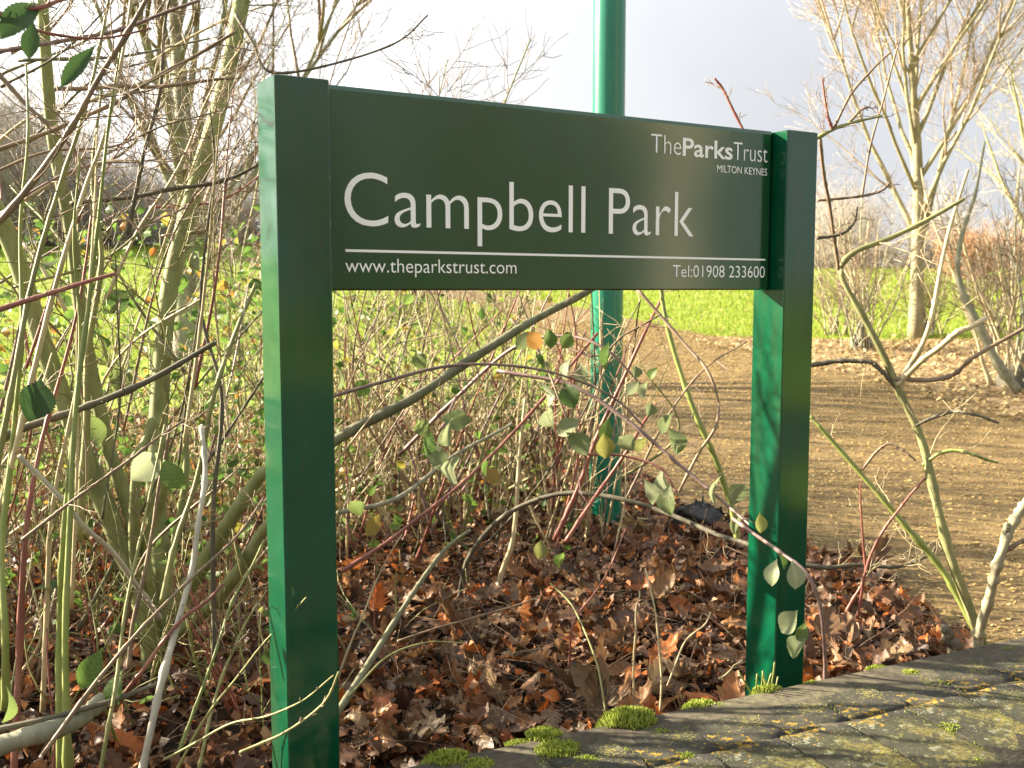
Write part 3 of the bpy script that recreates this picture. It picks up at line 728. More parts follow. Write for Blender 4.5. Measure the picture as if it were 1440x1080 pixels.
d = ray(1078, 968); s = (0.367 - EYE) / d[2]; p = np.array([0, 0, EYE]) + d * s - np.array([A[0], A[1], 0])
o = mb.build('sprouts', M['green_stem'], wall); o['kind'] = 'stuff'; c_, s_ = math.cos(-wang), math.sin(-wang); o.location = (c_ * p[0] - s_ * p[1] - 0.80, s_ * p[0] + c_ * p[1] + 0.012, 0.0)

# ------------------------------------------------------------------ small dark things on the ground
def lump(name, label, cat, p, sx, sy, sz, mt, seed, rz):
    rg = np.random.default_rng(seed); mb = MB(); R, S_ = 10, 18; V = [(0, 0, sz)]
    for r_ in range(1, R + 1):
        f_ = r_ / R
        for s_ in range(S_):
            a = 2 * math.pi * s_ / S_; k = 1 + 0.16 * rg.standard_normal() + 0.1 * math.sin(a * 3 + seed)
            V.append((sx * math.sin(f_ * 1.75) * math.cos(a) * k, sy * math.sin(f_ * 1.75) * math.sin(a) * k, sz * math.cos(f_ * 1.75) * (1 + 0.12 * rg.standard_normal())))
    Q = [(1 + r_ * S_ + s_, 1 + (r_ + 1) * S_ + s_, 1 + (r_ + 1) * S_ + (s_ + 1) % S_, 1 + r_ * S_ + (s_ + 1) % S_) for r_ in range(R - 1) for s_ in range(S_)]
    mb.add(V, Q, [(0, 1 + s_, 1 + (s_ + 1) % S_) for s_ in range(S_)])
    o = mb.build(name, mt); o.location = tuple(p); o.rotation_euler = (0, 0, rz); return tag(o, label, cat)
p = on_ground(985, 752); lump('plastic_bag', 'crumpled black bag lying between the lamp column and the right post', 'bag', p, 0.15, 0.10, 0.16, M['black_plastic'], 3, -0.5)
for px, py, h, r_, lab in ((568, 658, 0.30, 0.045, 'taller dark rotten stump left of its pair in the shrubs'), (588, 668, 0.20, 0.05, 'shorter dark rotten stump right of its pair in the shrubs')):
    p = on_ground(px, py); mb = MB(); zz = np.linspace(-0.1, h, 7)
    tube(mb, [(0.02 * math.sin(z * 9), 0, z) for z in zz], r_ * np.array([1.5, 1.3, 1.1, 1, 1, 1.02, 0.75]), 12, 0.05)
    o = mb.build('tree_stump', M['wet_wood']); o.location = tuple(p); tag(o, lab, 'stump', 'rotten stumps among the shrubs')

# ------------------------------------------------------------------ shrubs: stems through measured points, twigs grown on them
def wobble(P, w):
    k = 3 + len(P) // 11; J = RNG.normal(0, 1, (k, 3)); J = spline(J, len(P))
    return P + J * (0.0015 + 0.045 * w)

def px_stem(parent, pts, w0, w1, mt, name='stem', sides=10, n=22, knob=0.05, tw=None, tmb=None, tips=None):
    n = n * 2
    """pts (px, py, Y); w0, w1 thickness in photo pixels at both ends"""
    C = np.array([at(*p) for p in pts]); Pp = wobble(spline(C, n), w0 / F_PX * pts[0][2])
    rr = np.linspace(w0, w1, n) * 0.5 / F_PX * np.linalg.norm(Pp - np.array([0, 0, EYE]), axis=1)
    if w0 >= 15: knob = 0.012
    if w0 < 15:
        nd = RNG.choice(n, n // 5, replace=False); rr = rr.copy(); rr[nd] *= RNG.uniform(1.12, 1.4, len(nd))
    mb = MB(); tube(mb, Pp, rr, sides, knob)
    o = mb.build(name, mt, parent)
    if tmb is not None and w0 < 26: twigs_on(tmb, Pp, rr[0], n // 4, 0.016, 0.0016, 1, 0.7, 0.1, 0.1)
    if tw and tmb is not None: twigs_on(tmb, Pp, rr[0], *tw, tips=tips)
    return Pp

def leaf_obj(parent, p, size, me, rx=None, ry=None, rz=None):
    o = link('leaf', me[int(RNG.integers(len(me)))], parent); o.location = tuple(p)
    o.rotation_euler = (RNG.normal(0.9, 0.5) if rx is None else rx, RNG.normal(0, 0.5) if ry is None else ry, RNG.uniform(0, 6.28) if rz is None else rz)
    o.scale = (size, size, size); return o

def px_leaf(parent, px, py, Y, w_px, me, rx=None, ry=None, rz=None, nx=1.0):
    o = leaf_obj(parent, at(px, py, Y), w_px / F_PX * Y, me, rx, ry, rz); o.scale[0] *= nx; return o

# --- the hazel left of the sign
hz = thing('hazel_shrub', 'smooth green grey hazel with several thick stems left of the sign', 'shrub')
tmb = MB()
px_stem(hz, [(-60, 190, 2.9), (-5, 300, 2.95), (50, 450, 3.0), (110, 610, 3.05), (160, 740, 3.1), (200, 860, 3.15), (212, 940, 3.18)][::-1], 28, 21, M['hazel_bark'], sides=14, n=34, tw=(5, 0.5, 0.004, 2, 1.0, 0.3, 0.4), tmb=tmb)
px_stem(hz, [(55, -40, 2.95), (66, 80, 2.95), (80, 220, 3.0), (100, 340, 3.02), (118, 470, 3.05), (150, 610, 3.1), (185, 720, 3.12), (208, 850, 3.16)][::-1], 19, 14, M['hazel_bark'], sides=12, n=34, tw=(9, 0.5, 0.0035, 2, 1.0, 0.25, 0.3), tmb=tmb)
px_stem(hz, [(352, -60, 3.6), (330, 40, 3.55), (305, 160, 3.5), (268, 290, 3.45), (240, 420, 3.4), (226, 560, 3.35), (222, 700, 3.28), (226, 820, 3.2), (222, 930, 3.2)][::-1], 27, 20, M['hazel_bark'], sides=14, n=38, tw=(13, 0.6, 0.0035, 2, 1.0, 0.2, 0.3), tmb=tmb)
px_stem(hz, [(222, 900, 3.2), (190, 800, 3.1), (190, 690, 3.0), (215, 590, 3.05)], 17, 12, M['hazel_bark'], n=20)
px_stem(hz, [(225, 880, 3.2), (205, 780, 3.1), (228, 690, 3.05), (232, 610, 3.0)], 15, 12, M['hazel_bark'], n=20)
px_stem(hz, [(230, 880, 3.2), (280, 800, 3.1), (330, 720, 3.0), (372, 660, 2.95)], 24, 17, M['hazel_bark'], n=20, sides=12)
px_stem(hz, [(235, 900, 3.2), (300, 850, 3.05), (345, 790, 2.95), (378, 735, 2.9)], 22, 15, M['hazel_bark'], n=20, sides=12)
px_stem(hz, [(228, 860, 3.2), (245, 760, 3.2), (262, 680, 3.2), (262, 610, 3.2)], 10, 8, M['hazel_bark'], n=18)
tmb.build('twigs', M['olive_twig'], hz)['kind'] = 'stuff'

# --- separate branches and shoots crossing the left of the picture
lb = thing('bramble_thicket', 'tangled near thicket of arching shoots at the left edge', 'shrub')
tmb = MB(); tips = []
for pts, w0, w1, mt, tw in (
    ([(-60, 640, 2.35), (0, 615, 2.4), (110, 575, 2.45), (215, 532, 2.5), (302, 482, 2.55)], 12, 7, 'dark_bark', (5, 0.2, 0.0016, 1)),
    ([(-60, 455, 1.5), (0, 434, 1.55), (90, 408, 1.6), (160, 384, 1.65)], 8, 5, 'red_stem', None),
    ([(-40, 24, 1.25), (0, 19, 1.28), (60, 10, 1.3), (130, -12, 1.35)], 7, 5, 'red_stem', None),
    ([(-30, 340, 2.2), (20, 290, 2.2), (100, 180, 2.2), (150, 90, 2.2), (205, 0, 2.2), (225, -40, 2.2)], 9, 5, 'brown_twig', (8, 0.3, 0.0016, 2)),
    ([(-20, 215, 2.4), (80, 180, 2.4), (170, 140, 2.45), (250, 95, 2.5), (330, 45, 2.5)], 6, 4, 'brown_twig', (8, 0.2, 0.0014, 2)),
    ([(-30, 75, 2.3), (60, 62, 2.3), (170, 40, 2.4), (280, 0, 2.4)], 6, 4, 'purple_twig', (6, 0.25, 0.0014, 2)),
    ([(-20, 88, 2.6), (30, 140, 2.6), (85, 190, 2.6), (140, 260, 2.6), (200, 330, 2.6)], 6, 3, 'brown_twig', (6, 0.2, 0.0014, 2)),
    ([(78, 126, 2.7), (160, 122, 2.7), (260, 118, 2.7), (330, 108, 2.7)], 6, 4, 'brown_twig', (7, 0.2, 0.0014, 2)),
    ([(100, 286, 2.9), (190, 275, 2.9), (290, 258, 2.9), (365, 232, 2.9)], 7, 4, 'dark_bark', (8, 0.25, 0.0016, 2)),
    ([(0, 720, 2.3), (30, 600, 2.3), (70, 430, 2.35), (115, 280, 2.4), (150, 170, 2.4), (178, 40, 2.45), (190, -60, 2.5)], 8, 3, 'tan_twig', (5, 0.25, 0.0015, 2)),
    ([(-10, 690, 2.2), (12, 560, 2.2), (45, 400, 2.25), (85, 260, 2.3), (120, 150, 2.3), (150, 20, 2.35), (160, -60, 2.35)], 8, 3, 'olive_twig', (5, 0.25, 0.0015, 2)),
    ([(95, 1100, 2.1), (92, 900, 2.15), (100, 720, 2.2), (108, 560, 2.25), (128, 400, 2.3), (140, 300, 2.3), (152, 180, 2.3), (170, 60, 2.3)], 10, 2.5, 'green_stem', None),
    ([(82, 1090, 2.15), (84, 900, 2.2), (88, 760, 2.2), (104, 600, 2.25), (112, 470, 2.3), (104, 340, 2.3), (112, 220, 2.3)], 9, 2, 'green_stem', None),
    ([(5, 1000, 2.2), (8, 880, 2.2), (2, 760, 2.25), (18, 620, 2.3), (30, 480, 2.3), (28, 320, 2.35), (40, 200, 2.35), (36, 90, 2.4)], 10, 2.5, 'green_stem', None),
    ([(20, 1100, 2.25), (26, 960, 2.28), (35, 760, 2.3), (55, 640, 2.35), (78, 560, 2.4), (100, 480, 2.4), (118, 380, 2.4), (128, 300, 2.4)], 9, 2.5, 'red_stem', None),
    ([(62, 1000, 2.4), (66, 860, 2.4), (75, 720, 2.4), (100, 590, 2.4), (118, 480, 2.4), (132, 300, 2.45), (140, 180, 2.45)], 7, 2, 'tan_twig', None),
    ([(196, 1100, 2.0), (215, 1010, 2.05), (232, 930, 2.1), (255, 850, 2.2), (272, 790, 2.25), (282, 720, 2.3), (288, 660, 2.35), (285, 600, 2.4)], 10, 6, 'dead_wood', None),
    ([(30, 640, 2.2), (75, 690, 2.25), (120, 740, 2.3), (170, 790, 2.4), (225, 870, 2.6)], 6, 7, 'dead_wood', None),
    ([(160, 1000, 2.1), (200, 940, 2.1), (260, 870, 2.15), (315, 825, 2.2)], 6, 4, 'red_stem', None),
    ([(180, 940, 2.3), (200, 820, 2.35), (225, 680, 2.4), (240, 600, 2.4)], 6, 4, 'brown_twig', None),
    ([(228, 850, 2.5), (250, 760, 2.55), (280, 660, 2.6), (300, 560, 2.6), (330, 470, 2.7), (360, 400, 2.75)], 8, 5, 'olive_twig', (7, 0.2, 0.0015, 2)),
    ([(240, 1100, 2.0), (300, 990, 2.0), (360, 920, 1.95), (395, 880, 1.9), (430, 840, 1.82)], 4, 2, 'olive_twig', None),
    ([(230, 1070, 1.95), (320, 1020, 1.9), (400, 1000, 1.82), (470, 950, 1.75)], 3.5, 2, 'olive_twig', None),
    ([(340, 1058, 1.75), (400, 1030, 1.74), (450, 990, 1.73), (478, 945, 1.72)], 4, 2.5, 'olive_twig', None),
    ([(302, 930, 2.6), (300, 720, 2.6), (312, 560, 2.65), (285, 440, 2.7), (290, 330, 2.7), (300, 240, 2.7), (296, 150, 2.7)], 7, 2, 'dark_bark', (8, 0.25, 0.0015, 2)),
    ([(110, 760, 2.7), (122, 600, 2.7), (125, 480, 2.7), (140, 360, 2.7), (130, 250, 2.7), (146, 120, 2.7)], 12, 3, 'olive_twig', None),
    ([(-30, 250, 2.6), (60, 215, 2.6), (160, 205, 2.6), (250, 170, 2.6), (330, 150, 2.6)], 4, 1.5, 'brown_twig', (8, 0.2, 0.0012, 2)),
    ([(-20, 320, 2.8), (60, 260, 2.8), (140, 230, 2.8), (220, 225, 2.8)], 4, 1.5, 'purple_twig', (8, 0.2, 0.0012, 2)),
    ([(180, 330, 2.8), (200, 230, 2.8), (225, 130, 2.8), (235, 20, 2.8), (250, -40, 2.8)], 6, 3, 'dark_bark', (10, 0.22, 0.0013, 2)),
    ([(150, 420, 3.0), (190, 330, 3.0), (250, 240, 3.0), (290, 140, 3.0), (345, 60, 3.0)], 5, 2, 'tan_twig', (10, 0.2, 0.0013, 2)),
    ([(-20, 10, 2.0), (60, 45, 2.0), (130, 55, 2.05), (210, 40, 2.1)], 5, 2, 'red_stem', (6, 0.2, 0.0012, 2)),
    ([(330, 20, 3.4), (355, 60, 3.35), (380, 100, 3.3), (470, 90, 3.3), (560, 60, 3.3), (600, 20, 3.3)], 5, 2, 'dark_bark', (10, 0.2, 0.0013, 2)),
    ([(30, 760, 2.0), (110, 700, 2.05), (190, 640, 2.1), (260, 590, 2.2)], 5, 3, 'brown_twig', (4, 0.15, 0.0012, 2)),
    ([(60, 1060, 1.9), (150, 940, 2.0), (230, 850, 2.1), (330, 760, 2.3), (372, 700, 2.4)], 6, 3, 'brown_twig', (5, 0.15, 0.0013, 2)),
    ([(250, 1060, 2.1), (300, 930, 2.2), (330, 840, 2.3), (372, 760, 2.4)], 5, 3, 'green_stem', (4, 0.12, 0.0012, 2)),
    ([(280, 1080, 2.0), (310, 960, 2.1), (345, 880, 2.15), (375, 830, 2.2)], 5, 2, 'olive_twig', (4, 0.12, 0.0012, 2)),
    ([(140, 1090, 1.95), (160, 980, 2.0), (175, 860, 2.1), (200, 740, 2.2), (232, 600, 2.3)], 6, 2.5, 'olive_twig', (3, 0.12, 0.0012, 2)),
):
    px_stem(lb, pts, w0, w1, M[mt], n=22, sides=7, tw=(tw + (1.0, 0.1, 0.2)) if tw else None, tmb=tmb, tips=tips)
tmb.build('twigs', M['brown_twig'], lb)['kind'] = 'stuff'
px_leaf(lb, 30, 22, 1.28, 84, DARK_ME, 1.3, 0.7, 0.2, 0.8); px_leaf(lb, 44, 56, 1.32, 56, DARK_ME, 1.4, 0.1, 0.2, 0.75)
px_leaf(lb, 111, 92, 1.6, 78, DARK_ME, 1.45, 0.65, 0.1, 0.5)
px_leaf(lb, 128, 940, 2.05, 62, BRAM_ME, 1.25, 0.5, 0.2); px_leaf(lb, 165, 965, 2.08, 55, BRAM_ME, 1.1, -0.4, -0.4)
px_leaf(lb, 205, 655, 2.3, 62, PALE_ME, 1.0, 0.9, 0.4); px_leaf(lb, 240, 665, 2.3, 60, BRAM_ME, 1.2, -0.7, 0.2)
px_leaf(lb, 52, 560, 2.3, 70, DARK_ME, 1.2, 0.4, 0.6); px_leaf(lb, 60, 370, 2.3, 52, BRAM_ME); px_leaf(lb, 12, 990, 2.0, 55, BRAM_ME)

def log(label, pts, w0, w1, mt, cat='log', name='fallen_branch', sides=12, tw=0):
    C = np.array([at(*p) for p in pts]); base = C[0].copy(); n = 34; Pp = wobble(spline(C, n), 1.2 * w0 / F_PX * pts[0][2])
    rr = np.linspace(w0, w1, n) * 0.5 / F_PX * np.linalg.norm(Pp - np.array([0, 0, EYE]), axis=1)
    mb = MB(); tube(mb, Pp - base, rr, sides, 0.06); o = mb.build(name, M[mt]); o.location = tuple(base)
    if tw:
        tm = MB(); twigs_on(tm, Pp - base, rr[0], tw, 0.22, 0.0016, 2, 0.9, 0.15, 0.15, 4, RNG, 0.18, 0.0010); tm.build('twigs', M['brown_twig'], o)['kind'] = 'stuff'
    return tag(o, label, cat)
log('thick pale lichen spotted branch lying at the bottom left corner', [(-60, 1062, 1.95), (0, 1046, 1.97), (60, 1030, 2.0), (110, 1010, 2.05), (146, 985, 2.1)], 28, 20, 'grey_bark', 'branch')
log('thin dark stick resting above the pale branch at bottom left', [(-40, 1032, 2.0), (60, 1012, 2.02), (140, 990, 2.05), (238, 955, 2.1)], 8, 6, 'dark_bark', 'stick')
log('long grey green bough slanting up behind the sign to its lower edge', [(440, 640, 3.0), (500, 602, 3.05), (580, 560, 3.1), (660, 505, 3.2), (740, 455, 3.3), (830, 408, 3.4), (880, 360, 3.45)], 16, 10, 'bough_bark', 'branch', 'bough', tw=7)
log('thin dark branch arching in front of the bramble behind the sign', [(470, 558, 2.7), (540, 535, 2.75), (620, 515, 2.8), (700, 512, 2.85), (780, 525, 2.9), (860, 560, 3.0), (905, 600, 3.05)], 5.5, 2.5, 'purple_twig', 'branch', 'bough', tw=7)
log('brown stick leaning out of the leaf litter beside the left post', [(470, 1015, 2.2), (520, 930, 2.35), (570, 850, 2.5), (620, 780, 2.65), (660, 745, 2.75)], 11, 4, 'bough_bark', 'stick', 'leaning_stick')
log('bare stem rising from the litter then bending right past the lamp column', [(646, 862, 3.85), (648, 830, 3.85), (662, 780, 3.8), (712, 722, 3.75), (790, 692, 3.7), (870, 700, 3.6), (940, 722, 3.5), (1010, 752, 3.35), (1058, 768, 3.25), (1095, 805, 3.2), (1108, 900, 3.2)], 8, 5.5, 'dark_bark', 'branch', 'bough', tw=7)
log('straight grey stick low across the litter behind the left post', [(474, 722, 3.6), (560, 700, 3.9), (640, 640, 4.2), (722, 596, 4.4)], 7, 4, 'grey_bark', 'stick', 'leaning_stick')
log('pale thin stick standing upright in the litter near the sign centre', [(696, 850, 4.1), (710, 800, 4.1), (724, 740, 4.1), (732, 640, 4.15), (738, 560, 4.2)], 9, 4, 'tan_twig', 'stick', 'leaning_stick')
log('long dark red stem slanting across the litter beneath the sign', [(480, 805, 3.0), (560, 750, 3.1), (640, 690, 3.2), (740, 590, 3.4), (840, 470, 3.5)], 6, 4, 'red_stem', 'stem', 'leaning_stick')

# --- the bramble hanging behind the sign
br = thing('bramble', 'leafy bramble with grey green leaves hanging in front of the lamp column', 'bramble')
tmb = MB()
for pts, w0, w1, mt in (
    ([(560, 640, 4.0), (640, 560, 3.8), (720, 490, 3.6), (790, 470, 3.5), (850, 490, 3.4), (900, 540, 3.4)], 6, 3, 'purple_twig'),
    ([(700, 520, 3.6), (800, 540, 3.5), (880, 590, 3.4), (950, 650, 3.3), (1010, 700, 3.2), (1060, 745, 3.0)], 6, 4, 'purple_twig'),
    ([(720, 450, 3.6), (760, 500, 3.5), (790, 570, 3.4), (810, 620, 3.4)], 4, 2.5, 'brown_twig'),
    ([(780, 480, 3.6), (840, 500, 3.5), (880, 470, 3.5), (930, 440, 3.5)], 4, 2.5, 'brown_twig'),
    ([(820, 640, 3.3), (880, 640, 3.3), (930, 660, 3.25), (950, 690, 3.2)], 4, 2.5, 'red_stem'),
    ([(640, 560, 3.3), (625, 600, 3.2), (615, 640, 3.2), (635, 670, 3.2)], 4, 2.5, 'purple_twig'),
    ([(895, 405, 3.6), (960, 480, 3.5), (1000, 530, 3.4), (1008, 590, 3.4), (980, 640, 3.4), (955, 690, 3.4)], 4.5, 4, 'brown_twig'),
    ([(1036, 760, 3.5), (1030, 712, 3.5), (1008, 655, 3.5), (978, 585, 3.5), (945, 480, 3.55), (930, 405, 3.6), (925, 330, 3.6)], 8.5, 6, 'green_stem'),
    ([(880, 700, 3.3), (930, 600, 3.4), (990, 520, 3.5), (1050, 480, 3.5)], 4, 2, 'brown_twig'),
    ([(780, 760, 3.6), (815, 680, 3.6), (850, 590, 3.6), (900, 480, 3.6), (930, 420, 3.7)], 7, 4, 'red_stem'),
    ([(795, 760, 3.4), (850, 680, 3.5), (890, 620, 3.5), (920, 570, 3.6)], 6, 4, 'red_stem'),
):
    px_stem(br, pts, w0, w1, M[mt], n=20, sides=6, tw=(4, 0.14, 0.0014, 2, 1.0, 0.1, 0.1), tmb=tmb)
tmb.build('twigs', M['purple_twig'], br)['kind'] = 'stuff'
for px, py, s, k in ((752, 478, 34, 0), (772, 476, 30, 0), (797, 480, 30, 0), (738, 478, 36, 1), (758, 505, 22, 0), (855, 500, 42, 0), (818, 525, 34, 1), (795, 518, 32, 1), (772, 555, 40, 1), (800, 555, 42, 0), (770, 585, 42, 1),
                     (800, 600, 40, 1), (812, 622, 46, 1), (852, 605, 36, 0), (850, 626, 38, 0), (880, 622, 36, 1), (902, 622, 34, 0), (915, 575, 26, 1), (935, 595, 36, 1), (950, 620, 44, 1), (890, 545, 28, 1), (905, 548, 26, 1), (918, 525, 22, 0), (895, 522, 24, 1),
                     (590, 505, 32, 0), (480, 532, 34, 1), (510, 545, 36, 0), (592, 600, 44, 0), (602, 622, 44, 0), (628, 605, 58, 1), (612, 640, 54, 1), (640, 590, 44, 1), (632, 660, 60, 1),
                     (930, 680, 40, 1), (940, 702, 46, 1), (1005, 690, 44, 1), (1040, 690, 52, 1), (915, 690, 40, 1), (760, 772, 30, 0), (788, 786, 26, 0), (1035, 735, 36, 1), (685, 655, 30, 0), (692, 668, 30, 0), (500, 712, 36, 0), (525, 738, 38, 0), (522, 690, 20, 0)):
    px_leaf(br, px, py, (2.9 if px < 700 and py > 580 else 3.3) + RNG.normal(0, 0.08), s, PALE_ME if k else BRAM_ME, RNG.uniform(0.9, 1.7), RNG.normal(0, 0.5), RNG.normal(0, 0.7) + (0 if RNG.random() < 0.6 else 3.1))

# --- crossing bare twigs filling the gap under the board
tg = thing('twig_tangle', 'tangle of crossing bare twigs behind the gap under the board', 'shrub')
tmb = MB(); rgt = np.random.default_rng(77); TW = ['brown_twig', 'tan_twig', 'red_stem', 'olive_twig', 'purple_twig', 'dark_bark', 'tan_twig', 'bough_bark']
for k in range(85):
    x0 = rgt.uniform(450, 850); x1 = x0 + rgt.normal(40, 130); y0 = rgt.uniform(650, 800); y1 = rgt.uniform(340, 560); g0 = on_ground(x0, y0)[1]; Y0 = min(max(g0, 3.2), 5.6)
    mx, my = (x0 + x1) / 2 + rgt.normal(0, 35), (y0 + y1) / 2 + rgt.normal(0, 25); Y1 = Y0 - rgt.uniform(0, 0.6)
    px_stem(tg, [(x0, y0, Y0), (mx, my, (Y0 + Y1) / 2), (min(x1, 900), y1, Y1)], rgt.uniform(2.6, 6), 1.6, M[TW[int(rgt.integers(8))]], n=12, sides=6, tw=(3, 0.25, 0.0018, 2, 0.9, 0.15, 0.2), tmb=tmb)
tmb.build('twigs', M['tan_twig'], tg)['kind'] = 'stuff'
tl = thing('twig_tangle', 'tangle of crossing bare twigs among the hazel stems at the left', 'shrub')
tmb = MB()
for k in range(34):
    x0 = rgt.uniform(-60, 330); y0 = rgt.uniform(480, 1000); x1 = x0 + rgt.normal(60, 120); y1 = y0 - rgt.uniform(150, 480); Y0 = rgt.uniform(2.5, 4.2)
    px_stem(tl, [(x0, y0, Y0), ((x0 + x1) / 2 + rgt.normal(0, 30), (y0 + y1) / 2 + rgt.normal(0, 25), Y0), (x1, y1, Y0 + rgt.normal(0, 0.2))], rgt.uniform(3, 6.5), 2, M[TW[int(rgt.integers(8))]], n=12, sides=6, tw=(3, 0.25, 0.0015, 2, 0.9, 0.15, 0.2), tmb=tmb)
for k in range(16):
    x0 = rgt.uniform(-40, 250); y0 = rgt.uniform(60, 420); x1 = x0 + rgt.uniform(120, 300); Y0 = rgt.uniform(2.6, 4.0)
    px_stem(tl, [(x0, y0, Y0), ((x0 + x1) / 2, y0 - rgt.uniform(0, 90), Y0), (x1, y0 - rgt.uniform(20, 190), Y0)], rgt.uniform(3, 5), 1.5, M[TW[int(rgt.integers(8))]], n=12, sides=6, tw=(6, 0.25, 0.0014, 2, 0.9, 0.15, 0.2), tmb=tmb)
tmb.build('twigs', M['brown_twig'], tl)['kind'] = 'stuff'

# --- bramble shoot over the right post
bs = thing('bramble_shoot', 'bramble shoot with four pale leaves trailing down the right post', 'bramble')
px_stem(bs, [(1030, 730, 2.6), (1060, 752, 2.5), (1100, 778, 2.32), (1132, 805, 2.25), (1150, 850, 2.24), (1159, 900, 2.26), (1160, 960, 2.3)], 5, 5, M['purple_twig'], n=24, sides=7)
for px, py, s, me, rz in ((1086, 805, 40, PALE_ME, -0.8), (1117, 808, 42, PALE_ME, 0.2), (1100, 790, 26, BRAM_ME, 1.0), (1112, 874, 46, PALE_ME, -1.1), (1128, 890, 34, BRAM_ME, -0.6), (1120, 908, 46, PALE_ME, -1.3), (1068, 735, 30, BRAM_ME, 0.4)):
    px_leaf(bs, px, py, 2.24, s, me, 1.35, RNG.normal(0, 0.3), rz)

# --- sapling with bare stems right of the sign
sp = thing('bare_sapling', 'slender yellow green bare sapling rising behind the wall right of the sign', 'shrub')
tmb = MB()
for pts, w0, w1, mt, tw in (
    ([(1388, 925, 3.35), (1365, 860, 3.35), (1335, 780, 3.35), (1312, 690, 3.38), (1295, 620, 3.4), (1268, 560, 3.4), (1240, 495, 3.4), (1212, 440, 3.4), (1186, 392, 3.4), (1186, 370, 3.4), (1205, 352, 3.4), (1250, 335, 3.4), (1300, 312, 3.4), (1360, 280, 3.4)], 13, 5, 'sapling_bark', (9, 0.3, 0.002, 2)),
    ([(1268, 552, 3.4), (1272, 530, 3.4), (1300, 480, 3.4), (1318, 420, 3.4), (1335, 330, 3.45), (1360, 240, 3.5)], 8, 4, 'tan_twig', (6, 0.25, 0.0016, 2)),
    ([(1262, 540, 3.4), (1300, 505, 3.35), (1345, 470, 3.3), (1386, 448, 3.3)], 8, 7, 'tan_twig', None),
    ([(1255, 532, 3.4), (1330, 532, 3.35), (1370, 500, 3.3), (1440, 462, 3.3)], 6, 5, 'brown_twig', (3, 0.15, 0.0014, 1)),
    ([(1140, 515, 3.45), (1205, 507, 3.42), (1240, 520, 3.4), (1265, 552, 3.4)], 7, 5, 'dark_bark', (3, 0.15, 0.0014, 1)),
    ([(1286, 600, 3.4), (1330, 580, 3.35), (1360, 582, 3.3), (1404, 594, 3.3)], 5, 3, 'dark_bark', (3, 0.12, 0.0012, 1)),
    ([(1298, 652, 3.4), (1338, 632, 3.35), (1370, 640, 3.3), (1402, 652, 3.3)], 5, 3, 'green_stem', (3, 0.12, 0.0012, 1)),
    ([(1372, 885, 3.36), (1325, 800, 3.4), (1270, 735, 3.42), (1210, 668, 3.45), (1160, 610, 3.48), (1140, 585, 3.5)], 9, 5, 'green_stem', (7, 0.16, 0.0015, 2)),
    ([(1212, 660, 3.45), (1240, 628, 3.42), (1265, 630, 3.4), (1288, 648, 3.38)], 4, 3, 'brown_twig', None),
    ([(1376, 940, 3.3), (1376, 890, 3.3), (1390, 840, 3.25), (1405, 785, 3.2), (1425, 735, 3.2), (1455, 690, 3.2)], 13, 10, 'pale_bark', None),
    ([(1408, 778, 3.2), (1412, 755, 3.2), (1416, 738, 3.2)], 10, 7, 'pale_bark', None),
    ([(1410, 775, 3.2), (1440, 760, 3.2), (1470, 740, 3.2)], 7, 5, 'brown_twig', None),
    ([(1352, 935, 3.32), (1340, 908, 3.3), (1326, 885, 3.3)], 24, 12, 'dark_bark', None),
    ([(1206, 870, 3.45), (1218, 800, 3.42), (1240, 750, 3.4), (1270, 710, 3.4), (1300, 672, 3.4)], 4, 3, 'red_stem', None),
    ([(1130, 796, 3.9), (1200, 796, 3.9), (1270, 795, 3.9), (1306, 780, 3.9)], 7, 4, 'dark_bark', (10, 0.2, 0.0016, 2)),
    ([(1190, 860, 3.6), (1215, 810, 3.6), (1212, 740, 3.6), (1210, 680, 3.6)], 4, 2, 'red_stem', (6, 0.12, 0.0012, 2)),
):
    px_stem(sp, pts, w0, w1, M[mt], n=26, sides=8, tw=(tw + (1.0, 0.12, 0.2)) if tw else None, tmb=tmb)
tmb.build('twigs', M['tan_twig'], sp)['kind'] = 'stuff'

# --- buds and twigs beside the top of the right post
tp = thing('budding_branch', 'budding bare branch reaching out beside the top of the right post', 'branch')
tmb = MB()
for pts, w0, w1, mt in (
    ([(1120, 215, 2.75), (1150, 193, 2.75), (1185, 176, 2.75), (1240, 163, 2.75)], 7, 3, 'olive_twig'),
    ([(1170, 182, 2.75), (1160, 150, 2.75), (1158, 110, 2.75)], 4, 2.5, 'red_stem'),
    ([(1172, 182, 2.75), (1200, 130, 2.75), (1230, 95, 2.75), (1252, 72, 2.75)], 4, 2.5, 'brown_twig'),
    ([(1195, 174, 2.75), (1210, 155, 2.75), (1222, 150, 2.75)], 4, 2.5, 'brown_twig'),
    ([(1152, 195, 2.8), (1160, 250, 2.85), (1170, 300, 2.9), (1180, 380, 2.95)], 5, 4, 'brown_twig'),
    ([(1060, 210, 2.85), (1042, 172, 2.85), (1020, 130, 2.85), (1004, 110, 2.85)], 4, 3, 'red_stem'),
    ([(1150, 282, 2.9), (1200, 276, 2.9), (1240, 268, 2.9), (1252, 258, 2.9)], 4, 3, 'brown_twig'),
    ([(1212, 278, 2.9), (1225, 200, 2.9), (1245, 130, 2.9), (1262, 60, 2.9)], 3, 2, 'brown_twig'),
    ([(1148, 335, 2.9), (1180, 330, 2.9), (1200, 310, 2.9), (1207, 290, 2.9)], 5, 3, 'dark_bark'),
):
    px_stem(tp, pts, w0, w1, M[mt], n=16, sides=6, tw=(4, 0.07, 0.0011, 2, 0.8, 0.2, 0.2), tmb=tmb)
tmb.build('twigs', M['brown_twig'], tp)['kind'] = 'stuff'

